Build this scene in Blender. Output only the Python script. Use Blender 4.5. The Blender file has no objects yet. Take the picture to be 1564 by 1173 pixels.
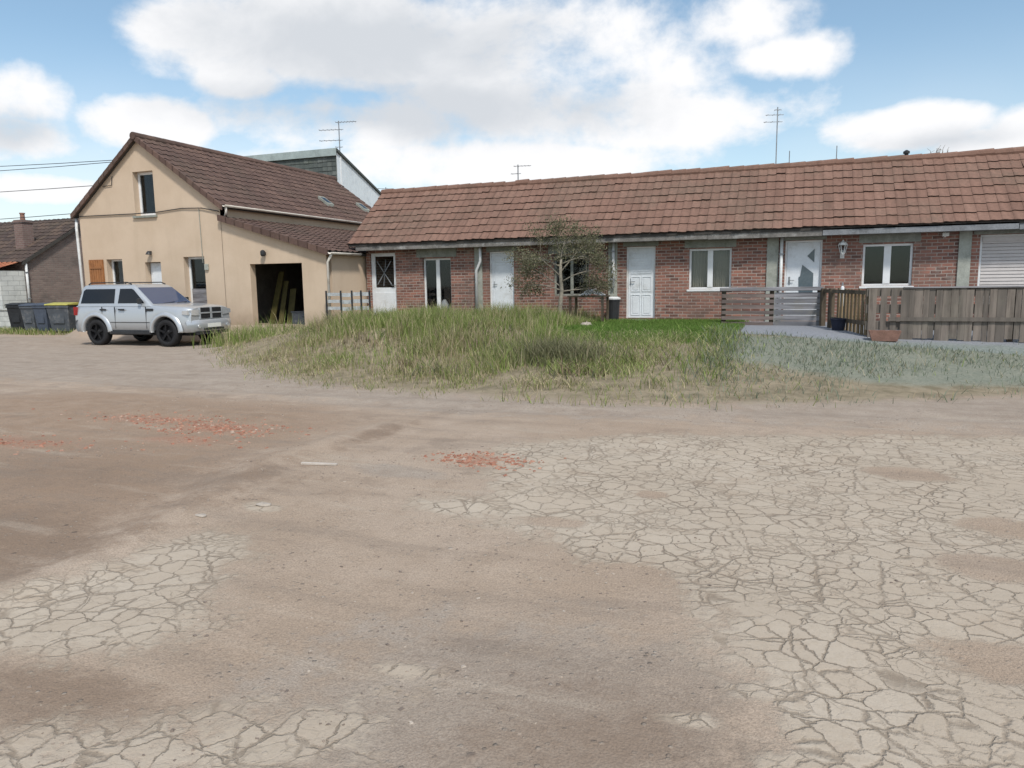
import bpy, math, random
import numpy as np
from mathutils import Vector, Matrix
R = math.radians
random.seed(7); rng = np.random.default_rng(7)
scene = bpy.context.scene
COL = scene.collection

# ------------------------------------------------------------------ helpers
def org(o):
    v = Vector((0, 0, 0))
    while o is not None:
        v += o.location; o = o.parent
    return v

class MB:
    """collects geometry for ONE mesh object"""
    def __init__(s): s.v = []; s.f = []; s.m = []; s.a = []; s.mi = 0; s.av = 0.0
    def add(s, vs, fs):
        b = len(s.v); s.v += [tuple(p) for p in vs]; s.a += [s.av]*len(vs)
        s.f += [tuple(b+i for i in f) for f in fs]; s.m += [s.mi]*len(fs); return s
    def box(s, x0, x1, y0, y1, z0, z1):
        return s.add([(x0,y0,z0),(x1,y0,z0),(x1,y1,z0),(x0,y1,z0),(x0,y0,z1),(x1,y0,z1),(x1,y1,z1),(x0,y1,z1)],
                     [(0,3,2,1),(4,5,6,7),(0,1,5,4),(1,2,6,5),(2,3,7,6),(3,0,4,7)])
    def obox(s, c, u, w, z0, z1, hu, hw):
        """box along unit dir u, width dir w, centre c"""
        u = Vector(u); w = Vector(w); c = Vector(c); ps = []
        for z in (z0, z1):
            for a, b in ((-1,-1),(1,-1),(1,1),(-1,1)):
                p = c+u*hu*a+w*hw*b; ps.append((p.x, p.y, z))
        return s.add(ps, [(0,3,2,1),(4,5,6,7),(0,1,5,4),(1,2,6,5),(2,3,7,6),(3,0,4,7)])
    def beam(s, p, q, w, h):
        """rectangular bar from p to q, w horizontal, h vertical"""
        p = Vector(p); q = Vector(q); d = (q-p).normalized()
        up = Vector((0,0,1)) if abs(d.z) < .95 else Vector((0,1,0))
        sd = d.cross(up).normalized()*(w/2); u = sd.cross(d).normalized()*(h/2)
        ps = [e+a*sd+b*u for e in (p, q) for a, b in ((-1,-1),(1,-1),(1,1),(-1,1))]
        return s.add(ps, [(0,1,2,3),(7,6,5,4),(0,4,5,1),(1,5,6,2),(2,6,7,3),(3,7,4,0)])
    def tube(s, pts, rs, n=8, cap=True):
        pts = [Vector(p) for p in pts]
        if not hasattr(rs, '__len__'): rs = [rs]*len(pts)
        vs = []; fs = []; ref = None
        for i, p in enumerate(pts):
            d = (pts[min(i+1, len(pts)-1)]-pts[max(i-1, 0)]).normalized()
            if ref is None: ref = Vector((1,0,0)) if abs(d.x) < .8 else Vector((0,1,0))
            a = (ref-d*ref.dot(d)).normalized(); ref = a; b = d.cross(a)
            for k in range(n):
                t = 2*math.pi*k/n; vs.append(p+(a*math.cos(t)+b*math.sin(t))*rs[i])
        for i in range(len(pts)-1):
            for k in range(n):
                k2 = (k+1) % n; fs.append((i*n+k, i*n+k2, (i+1)*n+k2, (i+1)*n+k))
        if cap: fs.append(tuple(range(n-1, -1, -1))); fs.append(tuple((len(pts)-1)*n+k for k in range(n)))
        return s.add(vs, fs)
    def prism(s, poly, fn, a, b):
        """2-D polygon extruded from a to b; fn(u,v,w)->xyz"""
        n = len(poly); vs = [fn(u, v, a) for u, v in poly]+[fn(u, v, b) for u, v in poly]
        return s.add(vs, [tuple(range(n-1,-1,-1)), tuple(range(n, 2*n))]+[(i, (i+1) % n, n+(i+1) % n, n+i) for i in range(n)])
    def lathe(s, prof, fn, n=24):
        """profile of (radius, h) turned; fn(a,b,h)->xyz"""
        vs = []; fs = []
        for r, h in prof:
            for k in range(n):
                t = 2*math.pi*k/n; vs.append(fn(r*math.cos(t), r*math.sin(t), h))
        for i in range(len(prof)-1):
            for k in range(n):
                k2 = (k+1) % n; fs.append((i*n+k, i*n+k2, (i+1)*n+k2, (i+1)*n+k))
        return s.add(vs, fs)
    def build(s, name, mats, parent=None, local=False, smooth=False, bevel=0):
        off = Vector((0,0,0)) if (local or parent is None) else org(parent)
        me = bpy.data.meshes.new(name)
        me.from_pydata([(p[0]-off.x, p[1]-off.y, p[2]-off.z) for p in s.v], [], s.f)
        if not isinstance(mats, (list, tuple)): mats = [mats]
        for m in mats: me.materials.append(m)
        if len(mats) > 1: me.polygons.foreach_set('material_index', s.m)
        at = me.attributes.new('rnd', 'FLOAT', 'POINT'); at.data.foreach_set('value', s.a)
        if smooth: me.polygons.foreach_set('use_smooth', [True]*len(me.polygons))
        me.update()
        o = bpy.data.objects.new(name, me); COL.objects.link(o); o.parent = parent
        if bevel:
            b = o.modifiers.new('b', 'BEVEL'); b.width = bevel; b.segments = 2; b.limit_method = 'ANGLE'; b.angle_limit = R(40)
        return o

def tag(o, label=None, cat=None, group=None, kind=None):
    if label: o['label'] = label
    if cat: o['category'] = cat
    if group: o['group'] = group
    if kind: o['kind'] = kind
    return o
def empty(name, loc, label, cat, group=None, rz=0):
    o = bpy.data.objects.new(name, None); COL.objects.link(o); o.location = loc; o.rotation_euler = (0,0,rz)
    o.empty_display_size = .2
    return tag(o, label, cat, group)

# ------------------------------------------------------------------ node materials
class NT:
    def __init__(s, name):
        s.m = bpy.data.materials.new(name); s.m.use_nodes = True; s.t = s.m.node_tree; s.t.nodes.clear()
        s.out = s.n('ShaderNodeOutputMaterial')
    def n(s, ty, **kw):
        nd = s.t.nodes.new(ty)
        for k, v in kw.items(): setattr(nd, k, v)
        return nd
    def l(s, a, b): s.t.links.new(a, b)
    def put(s, sock, v):
        if isinstance(v, bpy.types.NodeSocket): s.l(v, sock)
        elif v is not None:
            if hasattr(v, '__len__') and len(v) == 3 and sock.type == 'RGBA': v = (*v, 1)
            sock.default_value = v
    def math(s, op, a, b=None, c=None, clamp=False):
        nd = s.n('ShaderNodeMath', operation=op, use_clamp=clamp)
        s.put(nd.inputs[0], a); s.put(nd.inputs[1], b) if b is not None else 0
        if c is not None: s.put(nd.inputs[2], c)
        return nd.outputs[0]
    def mix(s, f, a, b, bt='MIX'):
        nd = s.n('ShaderNodeMix', data_type='RGBA', blend_type=bt)
        s.put(nd.inputs[0], f); s.put(nd.inputs[6], a); s.put(nd.inputs[7], b); return nd.outputs[2]
    def noise(s, scale, detail=4, rough=.55, vec=None, w=None, dist=0):
        nd = s.n('ShaderNodeTexNoise'); nd.inputs['Scale'].default_value = scale; nd.inputs['Detail'].default_value = detail
        nd.inputs['Roughness'].default_value = rough; nd.inputs['Distortion'].default_value = dist
        if vec is not None: s.l(vec, nd.inputs['Vector'])
        return nd.outputs['Fac']
    def ramp(s, f, a, b, lo=0., hi=1.):
        nd = s.n('ShaderNodeMapRange', interpolation_type='SMOOTHSTEP'); s.put(nd.inputs[0], f)
        nd.inputs[1].default_value = a; nd.inputs[2].default_value = b; nd.inputs[3].default_value = lo; nd.inputs[4].default_value = hi
        return nd.outputs[0]
    def pos(s): return s.n('ShaderNodeNewGeometry').outputs['Position']
    def attr(s, name): return s.n('ShaderNodeAttribute', attribute_name=name)
    def bsdf(s, col, rough=.8, bump=None, bstr=.3, bdist=.02, metal=0, spec=.3, coat=0, trans=None):
        p = s.n('ShaderNodeBsdfPrincipled'); s.put(p.inputs['Base Color'], col); s.put(p.inputs['Roughness'], rough)
        p.inputs['Metallic'].default_value = metal; p.inputs['Specular IOR Level'].default_value = spec
        if coat: p.inputs['Coat Weight'].default_value = coat; p.inputs['Coat Roughness'].default_value = .05
        if bump is not None:
            b = s.n('ShaderNodeBump'); b.inputs['Strength'].default_value = bstr; b.inputs['Distance'].default_value = bdist
            s.l(bump, b.inputs['Height']); s.l(b.outputs[0], p.inputs['Normal'])
        s.l(p.outputs[0], s.out.inputs[0]); return p

MATS = {}
def plain(name, c, rough=.7, var=.25, scale=6., metal=0, spec=.3, coat=0, fine=0., bump=0., dirt=None):
    """painted / plastic / metal surface with blotchy wear"""
    if name in MATS: return MATS[name]
    t = NT(name); pv = t.pos()
    n1 = t.noise(scale, 5, .6, pv); n2 = t.noise(scale*9, 3, .6, pv)
    f = t.math('ADD', t.math('MULTIPLY', n1, .6), t.math('MULTIPLY', n2, .4))
    lo = tuple(x*(1-var) for x in c); hi = tuple(min(1, x*(1+var)) for x in c)
    col = t.mix(t.ramp(f, .3, .7), lo, hi)
    if dirt: col = t.mix(t.ramp(t.noise(scale*.7, 6, .7, pv), .5, .72, 0, .8), col, dirt)
    t.bsdf(col, rough, f if bump else None, bump, .01, metal, spec, coat)
    MATS[name] = t.m; return t.m

def brick_mat(name, c1, c2, mortar, bw=.24, bh=.085, weather=(.16,.12,.10), wamt=.5):
    t = NT(name); sp = t.n('ShaderNodeSeparateXYZ'); pv = t.pos(); t.l(pv, sp.inputs[0])
    cb = t.n('ShaderNodeCombineXYZ'); t.l(t.math('ADD', sp.outputs[0], sp.outputs[1]), cb.inputs[0])
    wob = t.math('MULTIPLY', t.math('SUBTRACT', t.noise(1.3, 2, .5, pv), .5), .03)
    t.l(t.math('ADD', sp.outputs[2], wob), cb.inputs[1])
    b = t.n('ShaderNodeTexBrick'); t.l(cb.outputs[0], b.inputs['Vector'])
    b.inputs['Scale'].default_value = 1; b.inputs['Brick Width'].default_value = bw; b.inputs['Row Height'].default_value = bh
    b.inputs['Mortar Size'].default_value = .011; b.inputs['Mortar Smooth'].default_value = .4; b.inputs['Bias'].default_value = 0
    b.inputs['Color1'].default_value = (*c1, 1); b.inputs['Color2'].default_value = (*c2, 1); b.inputs['Mortar'].default_value = (*mortar, 1)
    n = t.noise(9, 4, .6, pv); n2 = t.noise(.9, 5, .65, pv)
    col = t.mix(t.ramp(n, .35, .75, 0, .4), b.outputs['Color'], tuple(x*1.15 for x in c1))
    col = t.mix(t.ramp(n2, .46, .68, 0, wamt), col, weather)
    col = t.mix(t.math('MULTIPLY', t.ramp(t.noise(2.1, 6, .7, pv), .56, .72), t.ramp(n, .35, .6, .3, .8)), col, tuple(x*.9 for x in mortar))
    h = t.math('ADD', t.math('MULTIPLY', b.outputs['Fac'], -1), t.math('MULTIPLY', n, .4))
    t.bsdf(col, .9, h, .6, .015); return t.m

def tile_mat(name, stops, moss, mossamt):
    t = NT(name); pv = t.pos(); a = t.attr('rnd').outputs['Fac']
    cr = t.n('ShaderNodeValToRGB'); t.l(a, cr.inputs[0])
    e = cr.color_ramp.elements
    while len(e) < len(stops): e.new(.5)
    for k, (p, c) in enumerate(stops): e[k].position = p; e[k].color = (*c, 1)
    n = t.noise(14, 5, .65, pv); big = t.noise(.55, 5, .6, pv)
    mp = t.n('ShaderNodeMapping'); mp.inputs['Scale'].default_value = (1.6, .25, .25); t.l(pv, mp.inputs['Vector'])
    streak = t.noise(1.5, 6, .7, mp.outputs[0])
    col = t.mix(t.ramp(n, .3, .75, 0, .45), cr.outputs[0], tuple(x*.55 for x in stops[1][1]))
    col = t.mix(t.math('MULTIPLY', t.ramp(big, .45, .68), t.ramp(n, .35, .6, .2, mossamt)), col, moss)
    col = t.mix(t.ramp(streak, .48, .74, 0, .40), col, tuple(x*.42 for x in stops[1][1]))
    lich = t.math('MULTIPLY', t.ramp(t.noise(7, 6, .75, pv), .60, .70), t.ramp(big, .40, .60))
    col = t.mix(t.math('MULTIPLY', lich, .2), col, (.30,.27,.20))
    t.bsdf(col, .88, n, .35, .01); return t.m

M = {}
M['brick'] = brick_mat('red_brick', (.33,.155,.115), (.105,.058,.05), (.37,.335,.30), .235, .082, weather=(.17,.12,.10), wamt=.6)
M['oldbrick'] = brick_mat('grey_brown_brick', (.19,.14,.125), (.26,.20,.175), (.22,.20,.18), weather=(.10,.09,.085), wamt=.6)
M['blocks'] = brick_mat('white_block', (.55,.56,.54), (.62,.63,.6), (.36,.37,.36), .5, .2, (.32,.33,.32), .6)
M['rowtile'] = tile_mat('red_brown_tile', [(0,(.020,.015,.014)),(.1,(.205,.118,.089)),(.6,(.222,.129,.098)),(1,(.248,.147,.112))], (.12,.095,.072), .5)  # near-black first stop is the painted shadow line below the tile lips
M['housetile'] = tile_mat('dark_brown_tile', [(0,(.025,.017,.016)),(.1,(.108,.068,.057)),(.6,(.132,.083,.068)),(1,(.165,.104,.083))], (.07,.06,.045), .4)  # first stop again paints the shade below the lips
M['oldtile'] = tile_mat('old_brown_tile', [(0,(.06,.045,.042)),(.4,(.085,.06,.052)),(.75,(.10,.072,.06)),(1,(.13,.09,.07))], (.07,.065,.045), .4)
M['orangetile'] = tile_mat('orange_tile', [(0,(.30,.11,.06)),(.4,(.38,.14,.075)),(.75,(.42,.17,.09)),(1,(.46,.2,.11))], (.2,.12,.08), .3)
M['slate'] = tile_mat('green_grey_slate', [(0,(.075,.088,.085)),(.4,(.10,.115,.11)),(.75,(.12,.135,.125)),(1,(.16,.175,.165))], (.09,.11,.08), .4)

def render_mat():
    t = NT('cream_render'); pv = t.pos()
    n = t.noise(.8, 6, .65, pv); f = t.noise(60, 3, .6, pv)
    mp = t.n('ShaderNodeMapping'); mp.inputs['Scale'].default_value = (1.5, 1.5, .22); t.l(pv, mp.inputs['Vector'])
    st = t.noise(1.6, 5, .6, mp.outputs[0])
    col = t.mix(t.ramp(n, .3, .7), (.535,.415,.305), (.60,.475,.36))
    col = t.mix(t.ramp(st, .50, .78, 0, .32), col, (.42,.325,.235))
    col = t.mix(t.ramp(f, .35, .7, 0, .25), col, (.45,.36,.26))
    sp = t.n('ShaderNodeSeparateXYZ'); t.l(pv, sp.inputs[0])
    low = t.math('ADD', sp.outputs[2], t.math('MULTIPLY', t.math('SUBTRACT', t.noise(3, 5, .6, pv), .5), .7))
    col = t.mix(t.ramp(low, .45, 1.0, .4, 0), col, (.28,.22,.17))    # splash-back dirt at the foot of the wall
    t.bsdf(col, .92, f, .25, .006); return t.m
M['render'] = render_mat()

M['white'] = plain('white_pvc', (.74,.75,.76), .35, .06, 3, spec=.4, dirt=(.58,.57,.54))
M['doorwhite'] = plain('white_door_paint', (.70,.73,.76), .45, .08, 2.5, dirt=(.50,.51,.50))
M['pipe'] = plain('white_pipe', (.66,.67,.67), .45, .1, 4, dirt=(.42,.42,.40))
M['grout'] = plain('grey_render', (.34,.35,.31), .9, .22, 4, bump=.4, dirt=(.22,.235,.19))
M['lintel'] = plain('weathered_lintel', (.26,.27,.24), .9, .25, 5, bump=.4, dirt=(.15,.16,.13))
M['oldwood'] = plain('weathered_grey_wood', (.17,.16,.15), .9, .4, 5, bump=.5, dirt=(.42,.42,.41))
M['palewood'] = plain('pale_fascia_board', (.21,.22,.235), .8, .3, 4, bump=.3, dirt=(.10,.10,.105))
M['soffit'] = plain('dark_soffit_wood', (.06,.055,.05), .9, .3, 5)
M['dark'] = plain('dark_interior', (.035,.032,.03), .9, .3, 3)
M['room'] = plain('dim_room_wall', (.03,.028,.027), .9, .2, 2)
M['black'] = plain('black_rubber', (.018,.018,.02), .7, .3, 12)
M['blackplastic'] = plain('black_plastic', (.03,.031,.034), .5, .25, 8)
M['galv'] = plain('galvanised_metal', (.30,.31,.32), .5, .2, 8, metal=.6)
M['zinc'] = plain('zinc_flashing', (.36,.42,.41), .5, .15, 2.5, metal=.1, dirt=(.25,.29,.28))
M['clad'] = plain('pale_cladding', (.62,.67,.70), .6, .06, 2, dirt=(.5,.54,.57))
M['gutter'] = plain('cream_gutter', (.62,.58,.52), .5, .1, 4, dirt=(.42,.37,.3))
M['brownfascia'] = plain('brown_verge', (.14,.085,.07), .8, .25, 5)
M['shutter'] = plain('brown_wood_shutter', (.30,.13,.05), .6, .25, 5, bump=.3)
M['curtain'] = plain('curtain_cloth', (.50,.47,.38), .9, .12, 3)
M['whitecloth'] = plain('white_cloth', (.68,.69,.70), .9, .1, 5)
M['reddish'] = plain('terracotta', (.36,.15,.09), .8, .25, 8, bump=.3)
M['planter'] = plain('brown_trough', (.24,.135,.105), .8, .25, 8, bump=.3)
M['binblack'] = plain('bin_black_plastic', (.022,.024,.028), .5, .25, 6)
M['bingrey'] = plain('bin_grey_plastic', (.075,.085,.10), .5, .2, 6, dirt=(.2,.2,.2))
M['binblue'] = plain('bin_blue_grey_plastic', (.065,.08,.11), .5, .2, 6)
M['binlid'] = plain('bin_yellow_lid', (.42,.39,.10), .5, .15, 6)
M['stonew'] = plain('pale_stone', (.37,.325,.28), .9, .2, 9, bump=.4)
M['boardw'] = plain('bleached_board', (.47,.42,.37), .9, .2, 9)
M['bark'] = plain('grey_bark', (.25,.225,.185), .9, .35, 14, bump=.6)
M['navy'] = plain('navy_cloth', (.022,.026,.045), .9, .2, 5)
M['yellow'] = plain('faded_yellow_paint', (.075,.064,.02), .7, .3, 6)
M['lamp'] = plain('white_lamp_metal', (.72,.72,.70), .4, .08, 8)
M['greenstuff'] = plain('green_canvas', (.06,.09,.04), .9, .3, 6)
M['slab'] = plain('grey_concrete_slab', (.27,.27,.26), .9, .2, 5, bump=.4, dirt=(.18,.18,.16))

def plank_mat(name, c, axis):
    t = NT(name); pv = t.pos(); a = t.attr('rnd').outputs['Fac']
    mp = t.n('ShaderNodeMapping'); mp.inputs['Scale'].default_value = axis; t.l(pv, mp.inputs['Vector'])
    g = t.noise(9, 5, .65, mp.outputs[0]); n = t.noise(1.6, 5, .6, pv)
    lo = tuple(x*.5 for x in c); hi = tuple(x*1.35 for x in c)
    col = t.mix(t.ramp(g, .3, .72), lo, hi)
    col = t.mix(t.math('MULTIPLY', a, .75), col, (c[0]*.55, c[1]*.58, c[2]*.6))
    col = t.mix(t.ramp(n, .5, .7, 0, .45), col, (.20,.185,.15))
    t.bsdf(col, .9, g, .5, .01); return t.m
M['plankv'] = plank_mat('grey_brown_pallet_wood', (.205,.172,.148), (1,1,.1))
M['plankh'] = plank_mat('pinkish_grey_plank', (.21,.165,.15), (.1,.1,1))
M['plankg'] = plank_mat('silver_grey_plank', (.24,.235,.25), (.1,.1,1))
M['plankd'] = plank_mat('dark_brown_post', (.11,.085,.06), (1,1,.1))
M['planky'] = plank_mat('yellow_brown_slat', (.27,.19,.105), (1,1,.1))

def glass_mat(name, tint=.75, refl=(.9,.95,1), base=.08):
    t = NT(name); tr = t.n('ShaderNodeBsdfTransparent'); tr.inputs[0].default_value = (tint, tint*1.02, tint*1.03, 1)
    gl = t.n('ShaderNodeBsdfGlossy'); gl.inputs['Roughness'].default_value = .03; gl.inputs[0].default_value = (*refl, 1)
    fr = t.n('ShaderNodeLayerWeight'); fr.inputs[0].default_value = .5
    f = t.math('ADD', t.math('MULTIPLY', t.math('POWER', fr.outputs[1], 4), .7), base, clamp=True)
    mx = t.n('ShaderNodeMixShader'); t.l(f, mx.inputs[0]); t.l(tr.outputs[0], mx.inputs[1]); t.l(gl.outputs[0], mx.inputs[2])
    t.l(mx.outputs[0], t.out.inputs[0]); return t.m
M['glass'] = glass_mat('window_glass', .78, (.85,.93,1), base=.03)
t = NT('dark_tinted_glass'); t.bsdf((.010,.012,.016), .05, spec=.35); M['carglass'] = t.m
t = NT('blue_windscreen_glass'); t.bsdf((.05,.075,.14), .05, spec=.9); M['screenglass'] = t.m
t = NT('frosted_door_glass'); pv = t.pos(); t.bsdf(t.mix(t.noise(20,3,.5,pv), (.06,.09,.11), (.12,.15,.17)), .15, spec=.5); M['doorglass'] = t.m

# ------------------------------------------------------------------ ground
def smooth(t): t = np.clip(t, 0, 1); return t*t*(3-2*t)
def sd_poly(px, py, poly):
    """signed distance, positive inside"""
    poly = np.array(poly, float); d = np.full(px.shape, 1e9); ins = np.zeros(px.shape, bool); n = len(poly)
    for i in range(n):
        ax, ay = poly[i]; bx, by = poly[(i+1) % n]; ex, ey = bx-ax, by-ay
        t = np.clip(((px-ax)*ex+(py-ay)*ey)/(ex*ex+ey*ey+1e-12), 0, 1)
        d = np.minimum(d, np.hypot(px-ax-t*ex, py-ay-t*ey))
        c = ((ay > py) != (by > py)) & (px < (bx-ax)*(py-ay)/((by-ay) if by != ay else 1e-9)+ax)
        ins ^= c
    return np.where(ins, d, -d)
_tab = rng.random((256, 256))
def vnoise(x, y, s):
    x = x*s; y = y*s; xi = np.floor(x).astype(int); yi = np.floor(y).astype(int); fx = smooth(x-xi); fy = smooth(y-yi)
    g = lambda a, b: _tab[a % 256, b % 256]
    return (g(xi,yi)*(1-fx)+g(xi+1,yi)*fx)*(1-fy)+(g(xi,yi+1)*(1-fx)+g(xi+1,yi+1)*fx)*fy
BANK = [(-13.6,14.6),(-11,12.2),(-8.6,10.7),(-6.3,10.05),(-3.7,9.65),(-1.7,9.55),(.7,10.5),(3,11.9),(8,13.3),(26,15),(26,40),(-14.4,40),(-14.4,18)]
FRONT = [(-40,40),(-13.6,40),(-13.6,14.6),(-11,12.2),(-8.6,10.7),(-6.3,10.05),(-3.7,9.65),(-1.7,9.55),(.7,10.5),(3,11.9),(8,13.3),(26,15),(40,15),(40,60),(-40,60)]
def gz(X, Y):
    X = np.asarray(X, float); Y = np.asarray(Y, float)
    d = sd_poly(X, Y, BANK)
    side = smooth((X+14.4)/2.2)
    h = .55*smooth((d+.3)/6.5)*side
    h = np.maximum(h, np.where((X > -14.4) & (Y > 18.2), .52, 0)*smooth((Y-18.2)/1.4))
    h2 = .46*smooth((Y-17.7)/.85)*smooth((X+23.6)/1.0)*(1-smooth((X+12)/1.5))
    h = np.maximum(h, h2)
    h = h+.34*np.exp(-(((X+9.2)/3.6)**2+((Y-15.2)/2.0)**2))
    h = h+.16*np.exp(-(((X+12.3)/1.6)**2+((Y-15.6)/1.3)**2))
    h = h+np.where(Y > 18.6, .10*smooth((Y-18.6)/3)*(1-smooth((X+25)/1.5)), 0)
    near = np.exp(-((Y/40)**2))*np.exp(-((X/60)**2))
    h = h+((vnoise(X, Y, .5)-.5)*.05+(vnoise(X+31, Y, 1.7)-.5)*.022+(vnoise(X, Y+77, 5)-.5)*.008)*near*np.where(Y > 20.2, 0, 1)
    # the low ridge of dirt beside the tyre track
    rl = np.array([(-3.9,2.3),(-3.8,3.0),(-4.0,4.0),(-4.4,5.5),(-4.2,7.8)])
    xr = np.interp(Y, rl[:,1], rl[:,0]); rdg = np.exp(-((X-xr+.15)/.22)**2)*((Y > 2) & (Y < 8))
    for off in (0., 1.55):
        yc = 8.9+off*.45+.02*(X+6)**2*.25; h = h-.03*np.exp(-((Y-yc)/.22)**2)*((X > -16) & (X < 8))*smooth((11-Y)/.8)
    return h+.05*rdg*smooth((Y-2)/.8)*smooth((8-Y)/.8)
def gzf(x, y): return float(gz(np.array([x]), np.array([y]))[0])

def lines(segs):
    out = []
    for a, b, st in segs: out += list(np.arange(a, b, st))
    return np.array(out)
xs = np.concatenate([[-600,-300,-150,-90,-60], lines([(-45,-33,1),(-33,-16,.3),(-16,-6,.2),(-6,3,.09),(3,8,.2),(8,16,.5)]), [16,20,30,60,120,300,600]])
ys = np.concatenate([[-300,-100,-40,-20,-10,-5,-2], lines([(-1,1,.25),(1,9.5,.09),(9.5,21,.2),(21,28,.4)]), [28,31,36,45,60,100,200,400,800]])
GX, GY = np.meshgrid(xs, ys); gx = GX.ravel(); gy = GY.ravel(); gzv = gz(gx, gy)
nx, ny = len(xs), len(ys)
idx = np.arange(nx*ny).reshape(ny, nx)
F = np.stack([idx[:-1,:-1].ravel(), idx[:-1,1:].ravel(), idx[1:,1:].ravel(), idx[1:,:-1].ravel()], 1)
def np_mesh(name, V, F, mat, cols=None, smoothf=True):
    me = bpy.data.meshes.new(name); me.vertices.add(len(V)); me.vertices.foreach_set('co', V.astype(np.float32).ravel())
    k = F.shape[1]; me.loops.add(F.size); me.loops.foreach_set('vertex_index', F.astype(np.int32).ravel())
    me.polygons.add(len(F)); me.polygons.foreach_set('loop_start', np.arange(0, F.size, k, dtype=np.int32))
    me.polygons.foreach_set('loop_total', np.full(len(F), k, np.int32))
    me.polygons.foreach_set('use_smooth', np.full(len(F), smoothf))
    for nm, c in (cols or {}).items():
        a = me.attributes.new(nm, 'FLOAT_COLOR', 'POINT'); a.data.foreach_set('color', c.astype(np.float32).ravel())
    me.materials.append(mat); me.update(calc_edges=True); me.validate()
    o = bpy.data.objects.new(name, me); COL.objects.link(o); return o

CONC = [[(-2.35,5.47),(-2.5,6.3),(-2.75,6.75),(-2.13,7.4),(-1.37,7.84),(.59,8.44),(2.26,8.96),(5,9.6),(9,9.5),(9,1),(1.5,.8),(.05,1.2),(.02,2.09),(-.02,2.64),(-.08,2.99),(-.28,3.21),(-.45,3.91),(-.85,4.17),(-1.4,4.33),(-1.95,4.7)],
        [(-4.2,2.0),(-3.85,2.9),(-3.78,3.65),(-3.45,3.85),(-3.12,3.49),(-3.06,3.19),(-2.62,2.66),(-2.82,2.36),(-3.31,2.1),(-4.0,1.8)],
        [(-2.9,1.5),(-2.38,1.86),(-1.99,2.04),(-1.54,2.37),(-1.40,2.31),(-1.5,2.0),(-1.9,1.6),(-2.5,1.2)]]
def ell(X, Y, cx, cy, rx, ry): return 1-np.hypot((X-cx)/rx, (Y-cy)/ry)
conc = np.maximum.reduce([sd_poly(gx, gy, c)/.5 for c in CONC])
conc = np.maximum(conc, np.maximum.reduce([ell(gx,gy,-1.55,2.62,.14,.07)*.7, ell(gx,gy,-.30,2.62,.1,.05)*.7, ell(gx,gy,-2.2,4.85,.45,.18)*.8, ell(gx,gy,-3.7,4.35,.16,.1)*.8]))
hole = np.maximum.reduce([ell(gx,gy,.95,6.95,.38,.22), ell(gx,gy,1.1,4.75,.34,.22), ell(gx,gy,1.45,5.6,.4,.2), ell(gx,gy,.9,3.55,.32,.2), ell(gx,gy,-1.55,4.75,.25,.12), ell(gx,gy,-1.0,5.6,.16,.1), ell(gx,gy,3,6.3,.5,.25), ell(gx,gy,-.9,4.0,.35,.16)])
conc = np.where(hole > -.5, np.minimum(conc, -hole*1.2), conc)
red = sd_poly(gx, gy, [(-4.1,2.3),(-3.95,3.11),(-4.15,4.13),(-4.6,5.7),(-4.7,7.6),(-6,8.7),(-10.5,9.2),(-12,8.1),(-14,6),(-10,3),(-6,1.5)])/1.2
dark = np.maximum.reduce([ell(gx,gy,-2.9,1.95,1.0,.28)*1.2, ell(gx,gy,-4.5,3.0,.7,1.0), ell(gx,gy,-4.3,4.9,.25,1.0)*.9, ell(gx,gy,-4.25,6.9,.2,1.0)*.9, ell(gx,gy,-.55,2.35,.9,.75)*.75, ell(gx,gy,-6,4.6,2.2,1.0)*.6, ell(gx,gy,-5.2,3.2,1.6,1.0)*1.0])
grey = np.maximum.reduce([sd_poly(gx, gy, [(-40,18.8),(-40,12.2),(-14,9.4),(-8.5,9.2),(-4,8.3),(3,9.3),(8,10.6),(26,12),(26,15.5),(3,12.2),(-1.7,9.9),(-6.3,10.4),(-11,12.6),(-13.4,14.8),(-14.2,17.8),(-23,18.2)])/1.5,
    ell(gx,gy,-1.0,2.4,1.1,.9)*.8, ell(gx,gy,-3.25,5.6,.5,.2)])
rub = np.maximum.reduce([ell(gx,gy,-6.3,6.75,.75,.35), ell(gx,gy,-7.7,7.05,1.0,.3)*.8, ell(gx,gy,-7.9,5.5,1.0,.35)*.8, ell(gx,gy,-2.72,6.2,.42,.24)*1.1, ell(gx,gy,-6.2,6.1,.8,.3)*.7])
bank = sd_poly(gx, gy, BANK)/1.2
PAVE = [(-1.45,15.9),(1.5,15.6),(5,14.9),(14,15.2),(14,20.6),(-1.45,20.6)]
pave = sd_poly(gx, gy, PAVE)/.6
strip = sd_poly(gx, gy, [(-50,19.0),(-24,18.9),(-22.7,18.4),(-22.7,30),(-50,30)])/1.0
bank = np.maximum(bank, strip)
cl = lambda a: np.clip(a*.5+.5, 0, 1)
m1 = np.stack([cl(conc), cl(red), cl(grey), cl(dark)], 1)
teal = sd_poly(gx, gy, [(-1.3,13.2),(1.2,12.2),(4,13.0),(14,13.8),(14,16.25),(1.3,16.0),(-1.3,15.6)])/.8
m2 = np.stack([cl(bank), cl(rub), cl(pave), cl(teal)], 1)

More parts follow.
